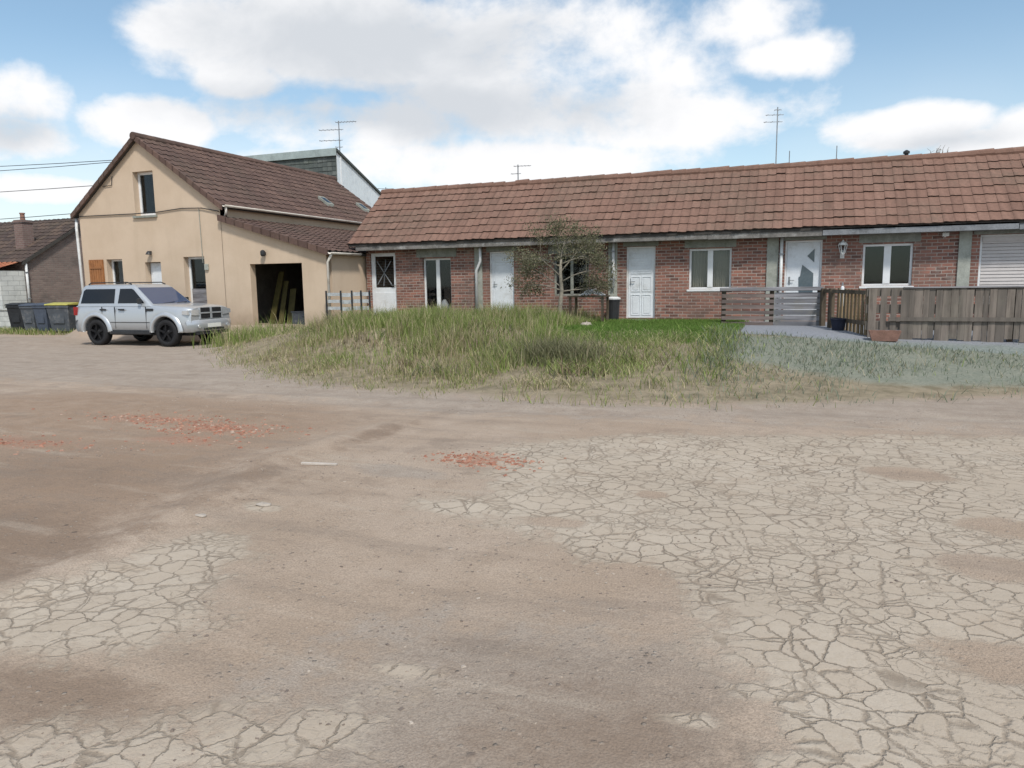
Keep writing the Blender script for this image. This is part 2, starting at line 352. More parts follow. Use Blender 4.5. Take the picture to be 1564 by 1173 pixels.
def ground_mat():
    t = NT('yard_ground'); pv = t.pos()
    a1 = t.attr('m1'); s1 = t.n('ShaderNodeSeparateColor'); t.l(a1.outputs['Color'], s1.inputs[0])
    a2 = t.attr('m2'); s2 = t.n('ShaderNodeSeparateColor'); t.l(a2.outputs['Color'], s2.inputs[0])
    nl = t.noise(.55, 5, .6, pv); nm = t.noise(3.2, 6, .65, pv); nf = t.noise(22, 5, .7, pv); nff = t.noise(95, 3, .7, pv)
    def mask(sock, amp, lo, hi):
        e = t.math('MULTIPLY', t.math('SUBTRACT', t.math('ADD', t.math('MULTIPLY', nm, .7), t.math('MULTIPLY', nf, .3)), .5), amp)
        return t.ramp(t.math('ADD', sock, e), lo, hi)
    col = t.mix(t.ramp(nl, .35, .65), (.40,.307,.232), (.465,.37,.292))
    col = t.mix(t.ramp(nm, .40, .72, 0, .5), col, (.35,.265,.197))
    g = mask(s1.outputs[2], 1.1, .40, .66)
    col = t.mix(t.math('MULTIPLY', g, .8), col, t.mix(t.ramp(nm, .35, .65), (.325,.27,.222), (.41,.35,.295)))
    rd = mask(s1.outputs[1], 1.3, .35, .85)
    col = t.mix(t.math('MULTIPLY', rd, .8), col, t.mix(t.ramp(nm, .35, .65), (.285,.192,.128), (.36,.258,.185)))
    dk = mask(a1.outputs['Alpha'], 1.5, .42, .92)
    col = t.mix(t.math('MULTIPLY', dk, .75), col, (.225,.16,.115))
    mp = t.n('ShaderNodeMapping'); mp.inputs['Scale'].default_value = (.22, 1.5, 1); mp.inputs['Rotation'].default_value = (0,0,.12); t.l(pv, mp.inputs['Vector'])
    stk = t.noise(1.9, 6, .65, mp.outputs[0])
    col = t.mix(t.ramp(stk, .50, .68, 0, .40), col, (.255,.205,.165))
    col = t.mix(t.ramp(stk, .30, .46, .40, 0), col, (.50,.425,.345))
    ptc = t.noise(1.25, 7, .7, pv)
    col = t.mix(t.ramp(ptc, .54, .66, 0, .45), col, (.245,.192,.152))
    # gravel grains
    vo = t.n('ShaderNodeTexVoronoi'); vo.inputs['Scale'].default_value = 34; t.l(pv, vo.inputs['Vector'])
    hs = t.n('ShaderNodeSeparateColor'); t.l(vo.outputs['Color'], hs.inputs[0])
    peb = t.math('MULTIPLY', t.ramp(hs.outputs[0], .80, .86), t.ramp(vo.outputs['Distance'], .25, .45, 1, 0))
    peb = t.math('MULTIPLY', peb, t.ramp(nm, .42, .62))
    col = t.mix(t.math('MULTIPLY', peb, .55), col, t.mix(hs.outputs[1], (.10,.085,.075), (.50,.45,.39)))
    col = t.mix(t.ramp(nff, .30, .66, .50, 0), col, (.15,.115,.09))
    vo2 = t.n('ShaderNodeTexVoronoi'); vo2.inputs['Scale'].default_value = 11; t.l(pv, vo2.inputs['Vector'])
    h2 = t.n('ShaderNodeSeparateColor'); t.l(vo2.outputs['Color'], h2.inputs[0])
    clod = t.math('MULTIPLY', t.ramp(h2.outputs[0], .93, .95), t.math('MULTIPLY', t.ramp(vo2.outputs['Distance'], .10, .26, 1, 0), t.ramp(nl, .48, .60)))
    col = t.mix(t.math('MULTIPLY', clod, .65), col, t.mix(t.ramp(h2.outputs[2], .4, .6), (.11,.085,.075), (.42,.37,.32)))
    # crumbled brick dust
    rb = mask(s2.outputs[1], 1.1, .50, .78)
    col = t.mix(t.math('MULTIPLY', rb, .55), col, t.mix(t.ramp(nf, .4, .6), (.30,.135,.085), (.36,.225,.16)))
    # cracked screed
    wv = t.n('ShaderNodeTexNoise'); wv.inputs['Scale'].default_value = 6.5; wv.inputs['Detail'].default_value = 6; wv.inputs['Roughness'].default_value = .65; t.l(pv, wv.inputs['Vector'])
    wx = t.n('ShaderNodeVectorMath', operation='MULTIPLY_ADD'); t.l(wv.outputs['Color'], wx.inputs[0]); wx.inputs[1].default_value = (.13,.13,0); t.l(pv, wx.inputs[2])
    fl = t.n('ShaderNodeVectorMath', operation='MULTIPLY'); t.l(wx.outputs[0], fl.inputs[0]); fl.inputs[1].default_value = (1,1,0)
    def crack(scale, w, rnd=1.0):
        v = t.n('ShaderNodeTexVoronoi', feature='DISTANCE_TO_EDGE'); v.inputs['Scale'].default_value = scale
        v.inputs['Randomness'].default_value = rnd; t.l(fl.outputs[0], v.inputs['Vector'])
        wd = t.math('MULTIPLY', t.ramp(nm, .3, .7, .55, 1.35), w)
        nd = t.n('ShaderNodeMapRange', interpolation_type='SMOOTHSTEP'); t.l(v.outputs[0], nd.inputs[0]); nd.inputs[1].default_value = 0
        t.l(wd, nd.inputs[2]); nd.inputs[3].default_value = 1; nd.inputs[4].default_value = 0
        return nd.outputs[0]
    c1 = t.math('MULTIPLY', crack(6.6, .056), t.ramp(t.noise(.9, 3, .5, pv), .36, .56, .7, 1)); c2 = t.math('MULTIPLY', crack(11.5, .075), t.ramp(t.noise(1.6, 3, .5, pv), .42, .6))
    c3 = t.math('MULTIPLY', crack(1.7, .02), .9)
    ck = t.math('MAXIMUM', t.math('MAXIMUM', c1, t.math('MULTIPLY', c2, .6)), c3)
    ck = t.math('MULTIPLY', ck, t.ramp(t.math('ADD', t.math('MULTIPLY', nf, .5), t.math('MULTIPLY', t.noise(2.3, 4, .6, pv), .5)), .36, .54, .15, 1))
    vc = t.n('ShaderNodeTexVoronoi'); vc.inputs['Scale'].default_value = 6.6; t.l(fl.outputs[0], vc.inputs['Vector'])
    sc = t.n('ShaderNodeSeparateColor'); t.l(vc.outputs['Color'], sc.inputs[0])
    cc = t.mix(t.ramp(nl, .35, .65), (.41,.345,.275), (.465,.40,.327))
    cc = t.mix(t.math('MULTIPLY', sc.outputs[0], .65), cc, (.40,.33,.26))
    cc = t.mix(t.ramp(nf, .42, .75, 0, .5), cc, (.36,.295,.225))
    cc = t.mix(t.ramp(nff, .5, .75, 0, .35), cc, (.27,.225,.18))
    soil = t.ramp(t.math('ADD', t.math('MULTIPLY', nm, .6), t.math('MULTIPLY', t.noise(1.1, 4, .6, pv), .5)), .57, .72)
    cc = t.mix(t.math('MULTIPLY', soil, .5), cc, (.345,.268,.20))
    cc = t.mix(t.math('MULTIPLY', ck, .74), cc, (.195,.152,.115))
    ms = mask(s1.outputs[0], 1.5, .34, .62)
    col = t.mix(ms, col, cc)
    # soil under the grass and the blue-grey gravel of the terrace
    bk = mask(s2.outputs[0], .8, .48, .70)
    col = t.mix(t.math('MULTIPLY', bk, .85), col, t.mix(t.ramp(nm, .35, .65), (.15,.13,.08), (.29,.24,.165)))
    pvm = mask(s2.outputs[2], .35, .46, .58)
    col = t.mix(pvm, col, t.mix(t.ramp(nf, .3, .7), (.20,.21,.235), (.28,.29,.315)))
    tl = mask(a2.outputs['Alpha'], .8, .36, .70)
    col = t.mix(t.math('MULTIPLY', tl, .7), col, t.mix(t.ramp(nf, .3, .7), (.14,.175,.145), (.25,.275,.235)))
    h = t.math('ADD', t.math('MULTIPLY', nf, .55), t.math('MULTIPLY', nff, .3))
    h = t.math('ADD', h, t.math('MULTIPLY', peb, .4)); h = t.math('ADD', h, t.math('MULTIPLY', clod, .6))
    h = t.math('ADD', t.math('MULTIPLY', h, t.math('SUBTRACT', 1, t.math('MULTIPLY', ms, .65))), t.math('MULTIPLY', ms, t.math('SUBTRACT', .5, t.math('MULTIPLY', ck, .38))))
    t.bsdf(col, .92, h, .75, .028, spec=.2); return t.m
ground = np_mesh('ground', np.stack([gx, gy, gzv], 1), F, ground_mat(), {'m1': m1, 'm2': m2})
tag(ground, 'bare brown dirt yard with pale cracked screed patches', 'ground', kind='structure')

# loose chips, stones and clods (uncountable)
def scatter_stones(name, n, pick, size, mat, label, cat):
    vs = []; fs = []; b = 0
    P = pick(n)
    Z = gz(P[:,0], P[:,1]); V = []; FF = []
    base = np.array([(-1,-1,-.3),(1,-1,-.3),(1,1,-.3),(-1,1,-.3),(-.6,-.6,.6),(.6,-.6,.6),(.6,.6,.6),(-.6,.6,.6)])
    fc = np.array([(4,5,6,7),(0,1,5,4),(1,2,6,5),(2,3,7,6),(3,0,4,7)])
    for i in range(len(P)):
        s = size[0]+(size[1]-size[0])*rng.random()**2.5; a = rng.random()*6.28
        q = base*np.array([1, rng.uniform(.5,1), rng.uniform(.35,.8)])*s+rng.normal(0, .16, (8,3))*s
        c, sn = math.cos(a), math.sin(a)
        q = np.stack([q[:,0]*c-q[:,1]*sn+P[i,0], q[:,0]*sn+q[:,1]*c+P[i,1], q[:,2]+Z[i]+.1*s], 1)
        V.append(q); FF.append(fc+8*i)
    V = np.concatenate(V); FF = np.concatenate(FF)
    r = np.repeat(rng.random(len(P)), 8); c4 = np.stack([r, r, r, np.ones_like(r)], 1)
    o = np_mesh(name, V, FF, mat, {'tint': c4}, False); return tag(o, label, cat, kind='stuff')
def tint_mat(name, stops, rough=.9):
    t = NT(name); a = t.attr('tint'); s = t.n('ShaderNodeSeparateColor'); t.l(a.outputs['Color'], s.inputs[0])
    cr = t.n('ShaderNodeValToRGB'); t.l(s.outputs[0], cr.inputs[0]); e = cr.color_ramp.elements
    while len(e) < len(stops): e.new(.5)
    for k, (p, c) in enumerate(stops): e[k].position = p; e[k].color = (*c, 1)
    n = t.noise(60, 3, .6, t.pos()); col = t.mix(t.ramp(n, .4, .7, 0, .4), cr.outputs[0], (.2,.16,.13))
    t.bsdf(col, rough); return t.m
chipmat = tint_mat('broken_brick', [(0,(.27,.115,.075)),(.5,(.36,.165,.11)),(.85,(.42,.235,.165)),(1,(.42,.35,.29))])
def pick_rub(n):
    cs = [(-6.3,6.75,.6,.26,.34),(-7.7,7.05,.85,.22,.24),(-7.9,5.5,.9,.25,.12),(-2.72,6.2,.32,.17,.26),(-6.0,6.1,.6,.2,.04)]
    out = []
    for cx, cy, rx, ry, w in cs:
        k = int(n*w); out.append(np.stack([rng.normal(cx, rx*.8, k), rng.normal(cy, ry*.8, k)], 1))
    return np.concatenate(out)
scatter_stones('brick_rubble', 1500, pick_rub, (.006,.024), chipmat, 'scattered orange chips of broken brick on the dirt', 'rubble')
pebmat = tint_mat('mixed_pebble', [(0,(.15,.122,.105)),(.45,(.25,.2,.165)),(.85,(.35,.285,.23)),(1,(.46,.40,.34))])
def pick_peb(n):
    P = np.stack([rng.uniform(-9, 4, n*3), 1.2+rng.random(n*3)**1.4*9], 1)
    keep = (vnoise(P[:,0], P[:,1], 1.1)*.6+vnoise(P[:,0]+17, P[:,1]+5, 3.1)*.4 > .53) & (np.abs(P[:,0]+.25*P[:,1]) < 1.2+P[:,1])
    return P[keep][:n]
scatter_stones('loose_stones', 6500, pick_peb, (.0025,.0105), pebmat, 'small loose stones and clods scattered over the yard', 'stones')

# ------------------------------------------------------------------ grass
def blade_mat():
    t = NT('grass_blade'); a = t.attr('tint').outputs['Color']
    p = t.bsdf(a, .7, spec=.15)
    tl = t.n('ShaderNodeBsdfTranslucent'); t.l(a, tl.inputs[0])
    mx = t.n('ShaderNodeMixShader'); mx.inputs[0].default_value = .3
    t.l(p.outputs[0], mx.inputs[1]); t.l(tl.outputs[0], mx.inputs[2]); t.l(mx.outputs[0], t.out.inputs[0]); return t.m
BLADE = blade_mat()
def blades(P, Hh, W, C, lean=.45):
    n = len(P); z = gz(P[:,0], P[:,1])-.01; az = rng.random(n)*2*np.pi; la = rng.random(n)*2*np.pi
    ln = Hh*lean*rng.random(n)**.7; dx, dy = np.cos(la)*ln, np.sin(la)*ln; wx, wy = np.cos(az)*W/2, np.sin(az)*W/2
    b = np.stack([P[:,0], P[:,1], z], 1)
    def pt(k, f, hz): return np.stack([b[:,0]+dx*f+wx*k, b[:,1]+dy*f+wy*k, b[:,2]+Hh*hz], 1)
    V = np.stack([pt(-1,0,0), pt(1,0,0), pt(.75,.35,.58), pt(-.75,.35,.58), pt(.12,1,.97), pt(-.12,1,.97)], 1).reshape(-1, 3)
    o = np.arange(n)[:,None]*6
    Fq = np.concatenate([o+np.array([[0,1,2,3]]), o+np.array([[3,2,4,5]])])
    c4 = np.repeat(np.concatenate([C, np.ones((n,1))], 1), 6, 0); return V, Fq, c4
class Field:
    def __init__(s): s.V = []; s.F = []; s.C = []; s.n = 0
    def add(s, P, Hh, W, C, lean=.45):
        V, Fq, c = blades(P, Hh, W, C, lean); s.V.append(V); s.F.append(Fq+s.n); s.C.append(c); s.n += len(V)
    def build(s, name, label, cat):
        o = np_mesh(name, np.concatenate(s.V), np.concatenate(s.F), BLADE, {'tint': np.concatenate(s.C)}, True)
        return tag(o, label, cat, kind='stuff')
def colmix(n, pal, w):
    pal = np.array(pal); k = rng.choice(len(pal), n, p=np.array(w)/np.sum(w)); c = pal[k]*rng.uniform(.75, 1.25, (n,1)); return np.clip(c, 0, 1)
GREEN = [(.21,.275,.075),(.25,.305,.10),(.155,.21,.055),(.31,.33,.14),(.48,.42,.26),(.39,.335,.20)]
LAWN = [(.125,.22,.045),(.15,.255,.055),(.10,.18,.035),(.19,.25,.075)]
DRY = [(.48,.41,.27),(.40,.33,.21),(.28,.265,.125),(.21,.22,.085),(.32,.26,.18)]
TEAL = [(.19,.225,.165),(.235,.26,.20),(.155,.195,.125),(.33,.30,.22)]
def region(n, x0, x1, y0, y1, fn):
    P = np.stack([rng.uniform(x0, x1, n), rng.uniform(y0, y1, n)], 1); k = fn(P[:,0], P[:,1]); r = rng.random(n); return P[r < k], None
tall = Field(); lawn = Field()
bsd = lambda X, Y: sd_poly(X, Y, BANK)
LAWNP = [(-5.2,14.3),(-1.2,14.3),(-1.35,20.45),(-5.2,20.45)]
# rank grass of the bank
def f_tall(X, Y):
    d = bsd(X, Y); k = smooth((d-.05)/1.6)*(Y < 20.35)*np.where(sd_poly(X, Y, LAWNP) > .3, .12, 1)*np.clip(-.1+1.6*vnoise(X, Y, .9), .06, 1)*np.where((X < -8.5)&(d < 2.2), np.clip(vnoise(X+3, Y+8, 1.0)*2.2-.8, 0, 1), 1)
    return k*np.where(X > -4.8, smooth((-4.2-X)/1.0), 1)*np.where(X < -12.6, (Y < 18.2), 1)
P, _ = region(105000, -14.4, -3.8, 10, 20.4, f_tall)
d = bsd(P[:,0], P[:,1]); hv = vnoise(P[:,0]+9, P[:,1], .9)
Hh = (.09+.27*smooth((d-.4)/3.0))*(.35+1.15*hv)*rng.uniform(.55, 1.2, len(P))
Hh *= np.where(P[:,1] > 18.5, .75, 1)
dryf = np.clip(1.05-d/3.6+(vnoise(P[:,0], P[:,1]+40, .8)-.5)*1.7, 0, 1)
C = np.where((rng.random(len(P)) < dryf*.8)[:,None], colmix(len(P), DRY, [3,3,3,3,2]), colmix(len(P), GREEN, [4,4,3,3,1.2,1]))
tall.add(P, Hh, rng.uniform(.008,.018, len(P)), C, .6)
# seed heads / long stems
P, _ = region(5500, -14.2, -4.5, 11, 19.5, f_tall)
tall.add(P, rng.uniform(.3,.68,len(P))*(.45+.55*smooth(bsd(P[:,0],P[:,1])/3)), rng.uniform(.006,.01,len(P)), colmix(len(P), DRY, [3,3,2,1,1]), .35)
# straw fringe along the front of the bank
def f_fr(X, Y):
    d = bsd(X, Y); return smooth((d+.5)/.9)*smooth((4.6-d)/2)*np.clip(vnoise(X, Y, 1.6)*1.7-.45, 0, 1)*np.where(X > -.5, .4, 1)
P, _ = region(52000, -14.2, 5.5, 9.2, 16, f_fr)
u = np.clip((P[:,0]+2.5)/3, 0, 1)
C = np.where((rng.random(len(P)) < u*.75)[:,None], colmix(len(P), TEAL, [3,3,2,2]), np.where((rng.random(len(P)) < .55)[:,None], colmix(len(P), DRY, [3,3,3,3,2]), colmix(len(P), GREEN, [3,3,3,3,1,1])))
tall.add(P, rng.uniform(.04,.20,len(P))*(.4+.8*vnoise(P[:,0],P[:,1],1.1)), rng.uniform(.006,.014,len(P)), C, 1.3)
# mid zone between straw and lawn, greyer to the right
def f_mid(X, Y): return np.where(sd_poly(X, Y, LAWNP) > .5, .04, 1)*np.where(X > -.8, .55, 1)*smooth((bsd(X,Y)-1.2)/1.5)*np.clip(vnoise(X+5, Y, 1.3)*1.3, 0, 1)*np.where(sd_poly(X,Y,PAVE) > .1, .06, 1)
P, _ = region(40000, -5, 6, 11, 16.4, f_mid)
u = np.clip((P[:,0]+2.2)/2.2, 0, 1)
C = np.where((rng.random(len(P)) < u)[:,None], colmix(len(P), TEAL, [3,3,2,1]), colmix(len(P), GREEN, [4,4,3,3,1,1]))
tall.add(P, rng.uniform(.06,.24,len(P))*np.where(P[:,0] > -1.0, .5, 1), rng.uniform(.008,.016,len(P)), C, 1.2)
# narrow strip before the bins and the house
P, _ = region(9000, -36, -22.5, 18.9, 21.2, lambda X, Y: np.clip(vnoise(X,Y,1.1)*1.3,0,1)*np.where(Y > 20.1, .25, 1))
tall.add(P, rng.uniform(.08,.26,len(P)), rng.uniform(.014,.026,len(P)), colmix(len(P), GREEN, [3,3,3,2,2,1]), .8)
# weeds at the foot of the gable beside the car
P, _ = region(3800, -15.2, -12.6, 15.2, 18.4, lambda X, Y: np.clip(vnoise(X,Y,1.5)*1.3,0,1)*smooth((X+15.2)/.8))
tall.add(P, rng.uniform(.15,.6,len(P)), rng.uniform(.01,.02,len(P)), colmix(len(P), GREEN, [3,3,3,2,2,1]), .6)
wf_ = Field()
cen = np.stack([rng.uniform(-13.5,-1,160), rng.uniform(10.2,18.5,160)], 1); dd_ = bsd(cen[:,0], cen[:,1]); cen = cen[(dd_ > 1.0+.8*rng.random(len(dd_))) & ((cen[:,0] < -5.2) | (cen[:,1] < 13.2)) & (cen[:,0] < -2)]
for cx_, cy_ in cen:
    k = rng.integers(14, 50); q_ = rng.uniform(.7, 1.9); P = np.stack([rng.normal(cx_,.2*q_,k), rng.normal(cy_,.15*q_,k)],1); g_ = rng.random()
    pal = [(.14,.20,.06),(.18,.24,.08),(.12,.16,.06)] if g_ < .6 else ([(.20,.16,.10),(.28,.22,.14),(.16,.13,.08)] if g_ < .8 else [(.12,.13,.08),(.16,.165,.10),(.10,.105,.07)])
    tall.add(P, rng.uniform(.05,.26,k), rng.uniform(.014,.034,k), colmix(k, pal, [1,1,1]), 1.6)
P, _ = region(26000, -13.8, -2, 10, 17, lambda X, Y: smooth((bsd(X,Y)-.1)/.8)*np.clip(vnoise(X+61, Y+13, .75)*2.4-1.15, 0, 1))
tall.add(P, rng.uniform(.05,.16,len(P)), rng.uniform(.008,.014,len(P)), colmix(len(P), [(.50,.43,.29),(.43,.36,.24),(.36,.31,.19)], [1,1,1]), 2.6)
tall.build('tall_grass', 'rank green and straw coloured grass covering the bank before the brick row', 'grass')
P, _ = region(62000, -5.4, -1.1, 14.2, 20.45, lambda X, Y: smooth((sd_poly(X, Y, LAWNP)+.3)/.6)*np.where(Y < 15.6, .6, 1))
lawn.add(P, rng.uniform(.04,.11,len(P)), rng.uniform(.008,.015,len(P)), colmix(len(P), LAWN, [3,3,2,2]), .8)
lawn.build('lawn', 'short bright green lawn below the third white door', 'lawn')

# ------------------------------------------------------------------ generic building pieces
def wall_y(mb, x0, x1, z0, z1, yf, yb, holes, top=None):
    """wall in the XZ plane with its front at yf and its back at yb; holes are (x0,x1,z0,z1)"""
    X = sorted({x0, x1, *[h[0] for h in holes], *[h[1] for h in holes]}); Z = sorted({z0, z1, *[h[2] for h in holes], *[h[3] for h in holes]})
    X = [x for x in X if x0 <= x <= x1]; Z = [z for z in Z if z0 <= z <= z1]
    solid = lambda a, b, c, d: not any(a >= h[0]-1e-6 and b <= h[1]+1e-6 and c >= h[2]-1e-6 and d <= h[3]+1e-6 for h in holes)
    for i in range(len(X)-1):
        for j in range(len(Z)-1):
            a, b, c, d = X[i], X[i+1], Z[j], Z[j+1]
            if solid(a, b, c, d):
                mb.add([(a,yf,c),(b,yf,c),(b,yf,d),(a,yf,d)], [(0,1,2,3)]); mb.add([(a,yb,c),(b,yb,c),(b,yb,d),(a,yb,d)], [(3,2,1,0)])
    for a, b, c, d in holes:
        mb.add([(a,yf,c),(a,yb,c),(a,yb,d),(a,yf,d)], [(0,1,2,3)]); mb.add([(b,yf,c),(b,yb,c),(b,yb,d),(b,yf,d)], [(3,2,1,0)])
        mb.add([(a,yf,d),(b,yf,d),(b,yb,d),(a,yb,d)], [(3,2,1,0)]); mb.add([(a,yf,c),(b,yf,c),(b,yb,c),(a,yb,c)], [(0,1,2,3)])

def tiles(mb, p0, u, L, s, S, course, tw, amp=.028, th=.02, jit=.006):
    """courses of pantiles: p0 eave corner, u along the eave, s up the slope (unit vectors)"""
    p0 = Vector(p0); u = Vector(u); s = Vector(s); n = u.cross(s).normalized()
    if n.z < 0: n = -n
    nc = max(1, int(round(S/course))); course = S/nc; nt = max(1, int(round(L/tw))); tw = L/nt
    prof = [(0,.35),(.12,.95),(.26,1),(.40,.55),(.55,.05),(.8,0),(1.0,.3)]
    for c in range(nc):
        wl = random.gauss(0, .005)
        for k in range(nt):
            mb.av = random.uniform(.12, 1)
            lift = .034+abs(random.gauss(0, jit)); dn = random.gauss(0, jit)+wl; vs = []
            sk = random.gauss(0, .004)
            lips = []
            for (q, h) in prof:
                o = p0+u*(k*tw+q*tw*.985); hh = n*(h*amp); e = o+s*(c*course-.03+dn+sk*q)
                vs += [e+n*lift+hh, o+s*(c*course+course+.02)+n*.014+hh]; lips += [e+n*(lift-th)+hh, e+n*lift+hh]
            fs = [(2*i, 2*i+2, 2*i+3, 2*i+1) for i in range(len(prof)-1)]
            mb.add(vs, fs); mb.av = 0.; mb.add(lips, fs)  # lips use the dark ramp end: shadow under each course painted as colour

def pane_frame(x0, x1, z0, z1, y, parent, name='window', leaves=2, fw=.055, depth=.06, mull=.075, mat='white', sill=True, glass='glass', curtain=None, sillmat='white', facing=-1):
    """PVC casement set at plane y (front of frame); facing -Y"""
    f = MB(); d = depth
    f.box(x0, x1, y, y+d, z0, z0+fw); f.box(x0, x1, y, y+d, z1-fw, z1)
    f.box(x0, x0+fw, y, y+d, z0+fw, z1-fw); f.box(x1-fw, x1, y, y+d, z0+fw, z1-fw)
    if leaves == 2:
        xm = (x0+x1)/2; f.box(xm-mull, xm+mull, y-.012, y+d-.01, z0+fw, z1-fw)
    fo = f.build(name, M[mat], parent, bevel=.006)
    g = MB(); g.box(x0+fw, x1-fw, y+.028, y+.034, z0+fw, z1-fw); g.build('pane', M[glass], fo)
    if curtain:
        for (a, b) in curtain:
            c = MB(); n = 40; vs = []; fs = []
            for i in range(n+1):
                x = a+(b-a)*i/n; yy = y+.15+.02*math.sin(i*1.35)+.008*math.sin(i*3.1); vs += [(x,yy,z0+.02),(x,yy+.006,z1-.02)]
            for i in range(n): fs.append((2*i,2*i+2,2*i+3,2*i+1))
            c.add(vs, fs).build('curtain', M['curtain'], fo, smooth=True)
    if sill:
        sl = MB(); sl.box(x0-.05, x1+.05, y-.09, y+d, z0-.055, z0-.003); sl.build('sill', M[sillmat], fo, bevel=.008)
    return fo

# ------------------------------------------------------------------ the brick row
Y0 = 20.5
RX0, RX1 = -12.75, 10.0
row = empty('brick_row_house', (-1.5, Y0, .5), 'long low red brick row with many white doors under a red brown tiled roof', 'house')
EZ, EY, RZ, RY = 2.90, 20.06, 4.70, 22.3
OPEN = dict(door1=(-12.6,-11.7,.6,2.62), fr=(-10.76,-9.8,.62,2.42), door2=(-8.54,-7.76,.6,2.56), hid=(-6.55,-5.5,1.25,2.42), door3=(-4.43,-3.63,.62,2.58),
            w1=(-2.73,-1.63,1.40,2.48), fd=(-.31,.57,.6,2.61), w2=(1.5,2.61,1.44,2.47), sh=(4.0,5.3,.9,2.61), w5=(6.6,7.7,1.4,2.48))
w = MB(); wall_y(w, RX0, RX1, .2, 3.0, Y0, Y0+.28, list(OPEN.values()))
w.prism([(Y0+.28,.2),(24.2,.2),(24.2,3.03),(RY,4.58),(Y0,3.13),(Y0,3.0),(Y0+.28,3.0)], lambda u, v, q: (q,u,v), RX0, RX0+.25)
w.prism([(Y0+.28,.2),(24.2,.2),(24.2,3.03),(RY,4.58),(Y0,3.13),(Y0,3.0),(Y0+.28,3.0)], lambda u, v, q: (q,u,v), RX1-.25, RX1)
w.box(RX0+.25, RX1-.25, 23.95, 24.2, .2, 3.0)
w.build('wall', M['brick'], row)
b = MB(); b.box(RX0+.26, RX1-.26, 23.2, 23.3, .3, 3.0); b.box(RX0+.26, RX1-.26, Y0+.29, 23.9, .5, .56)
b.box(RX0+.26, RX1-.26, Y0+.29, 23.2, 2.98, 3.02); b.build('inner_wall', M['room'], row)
sl = Vector((0, RY-EY, RZ-EZ)); SL = sl.length; sl.normalize(); bk = Vector((0, -(RY-EY), RZ-EZ)).normalized()
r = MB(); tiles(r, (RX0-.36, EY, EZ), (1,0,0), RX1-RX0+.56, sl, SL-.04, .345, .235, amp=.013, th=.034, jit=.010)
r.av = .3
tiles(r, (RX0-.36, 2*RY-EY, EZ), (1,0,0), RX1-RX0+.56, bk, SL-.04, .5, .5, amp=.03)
ro = r.build('roof', M['rowtile'], row)
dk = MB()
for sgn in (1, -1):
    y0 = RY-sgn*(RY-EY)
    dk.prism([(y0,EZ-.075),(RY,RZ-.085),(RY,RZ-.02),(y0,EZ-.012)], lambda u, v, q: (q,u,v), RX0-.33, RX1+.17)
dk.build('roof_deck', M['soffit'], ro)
rd = MB(); x = RX0-.38
while x < RX1+.2:
    rd.av = random.uniform(.15, 1); L = .40; zz = RZ+.02+random.gauss(0,.008)
    P = [(x, RY, zz-.03), (x+L+.03, RY, zz-.045+.02)]
    rd.tube(P, [.115, .128], 10); x += L
rd.build('ridge_tiles', M['rowtile'], ro)
vt = MB(); vt.av = .25      # verge boards
for sgn in (1, -1):
    y0 = RY-sgn*(RY-EY)
    vt.prism([(y0,EZ-.10),(RY,RZ-.11),(RY,RZ-.0),(y0,EZ+.0)], lambda u, v, q: (q,u,v), RX0-.365, RX0-.335)
vt.build('verge', M['brownfascia'], ro)
fa = MB(); segs = [(RX0-.1,-6,0),(-6.0,-2.2,.006),(-2.2,.55,-.004)]
for a, b_, dz in segs: fa.box(a, b_-.01, EY+.02, EY+.06, 2.695+dz, 2.872+dz)
fa.build('fascia', M['oldwood'], row)
fa = MB(); fa.box(.55, 4.65, EY+.0, EY+.045, 2.70, 2.86); fa.box(4.67, RX1, EY+.02, EY+.06, 2.69, 2.85); fa.build('fascia', M['palewood'], row)
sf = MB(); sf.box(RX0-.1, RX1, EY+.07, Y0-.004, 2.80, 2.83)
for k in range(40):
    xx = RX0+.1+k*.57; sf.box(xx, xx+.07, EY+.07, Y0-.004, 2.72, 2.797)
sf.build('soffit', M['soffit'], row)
# pilasters, lintels and pipes
for a, b_, z0, z1 in ((-.75,-.47,.45,2.76),(3.56,3.82,.45,2.74),(-4.93,-4.68,.45,2.74),(-9.0,-8.76,.45,2.74)):
    p = MB(); p.box(a, b_, Y0-.035, Y0-.003, z0, z1); p.build('pilaster', M['grout'], row)
for k, (a, b_, z0, z1) in {'door2':(-8.62,-7.66,2.565,2.75),'door3':(-4.52,-3.55,2.59,2.76),'w1':(-2.85,-1.52,2.50,2.74),'fr':(-10.95,-9.6,2.45,2.73),'fd':(-.40,.66,2.62,2.77),'w2':(1.4,2.75,2.50,2.72),'hid':(-6.7,-5.35,2.44,2.70),'sh':(3.86,5.45,2.625,2.77),'w5':(6.5,7.8,2.5,2.72)}.items():
    l_ = MB(); l_.box(a, b_, Y0-.018, Y0-.003, z0, z1); l_.build('lintel', M['lintel'], row)
def pipe(pts, parent=row, r_=.04, mat='pipe', name='drainpipe'):
    p = MB(); p.tube(pts, r_, 10); po = p.build(name, M[mat], parent, smooth=True)
    for q in (.2, .8):
        c = MB(); a = Vector(pts[0]).lerp(Vector(pts[-1]), q); c.box(a.x-r_-.012, a.x+r_+.012, a.y-r_-.012, a.y+.05, a.z-.02, a.z+.02)
        if len(pts) == 2: c.build('pipe_clip', M['galv'], po)
pipe([(-.40,Y0-.09,.5),(-.40,Y0-.09,2.72)])
pipe([(-8.74,Y0-.2,2.72),(-8.74,Y0-.2,2.30),(-8.92,Y0-.09,2.02),(-8.92,Y0-.09,.55)])
pipe([(-4.78,Y0-.09,1.45),(-4.78,Y0-.09,2.72)])
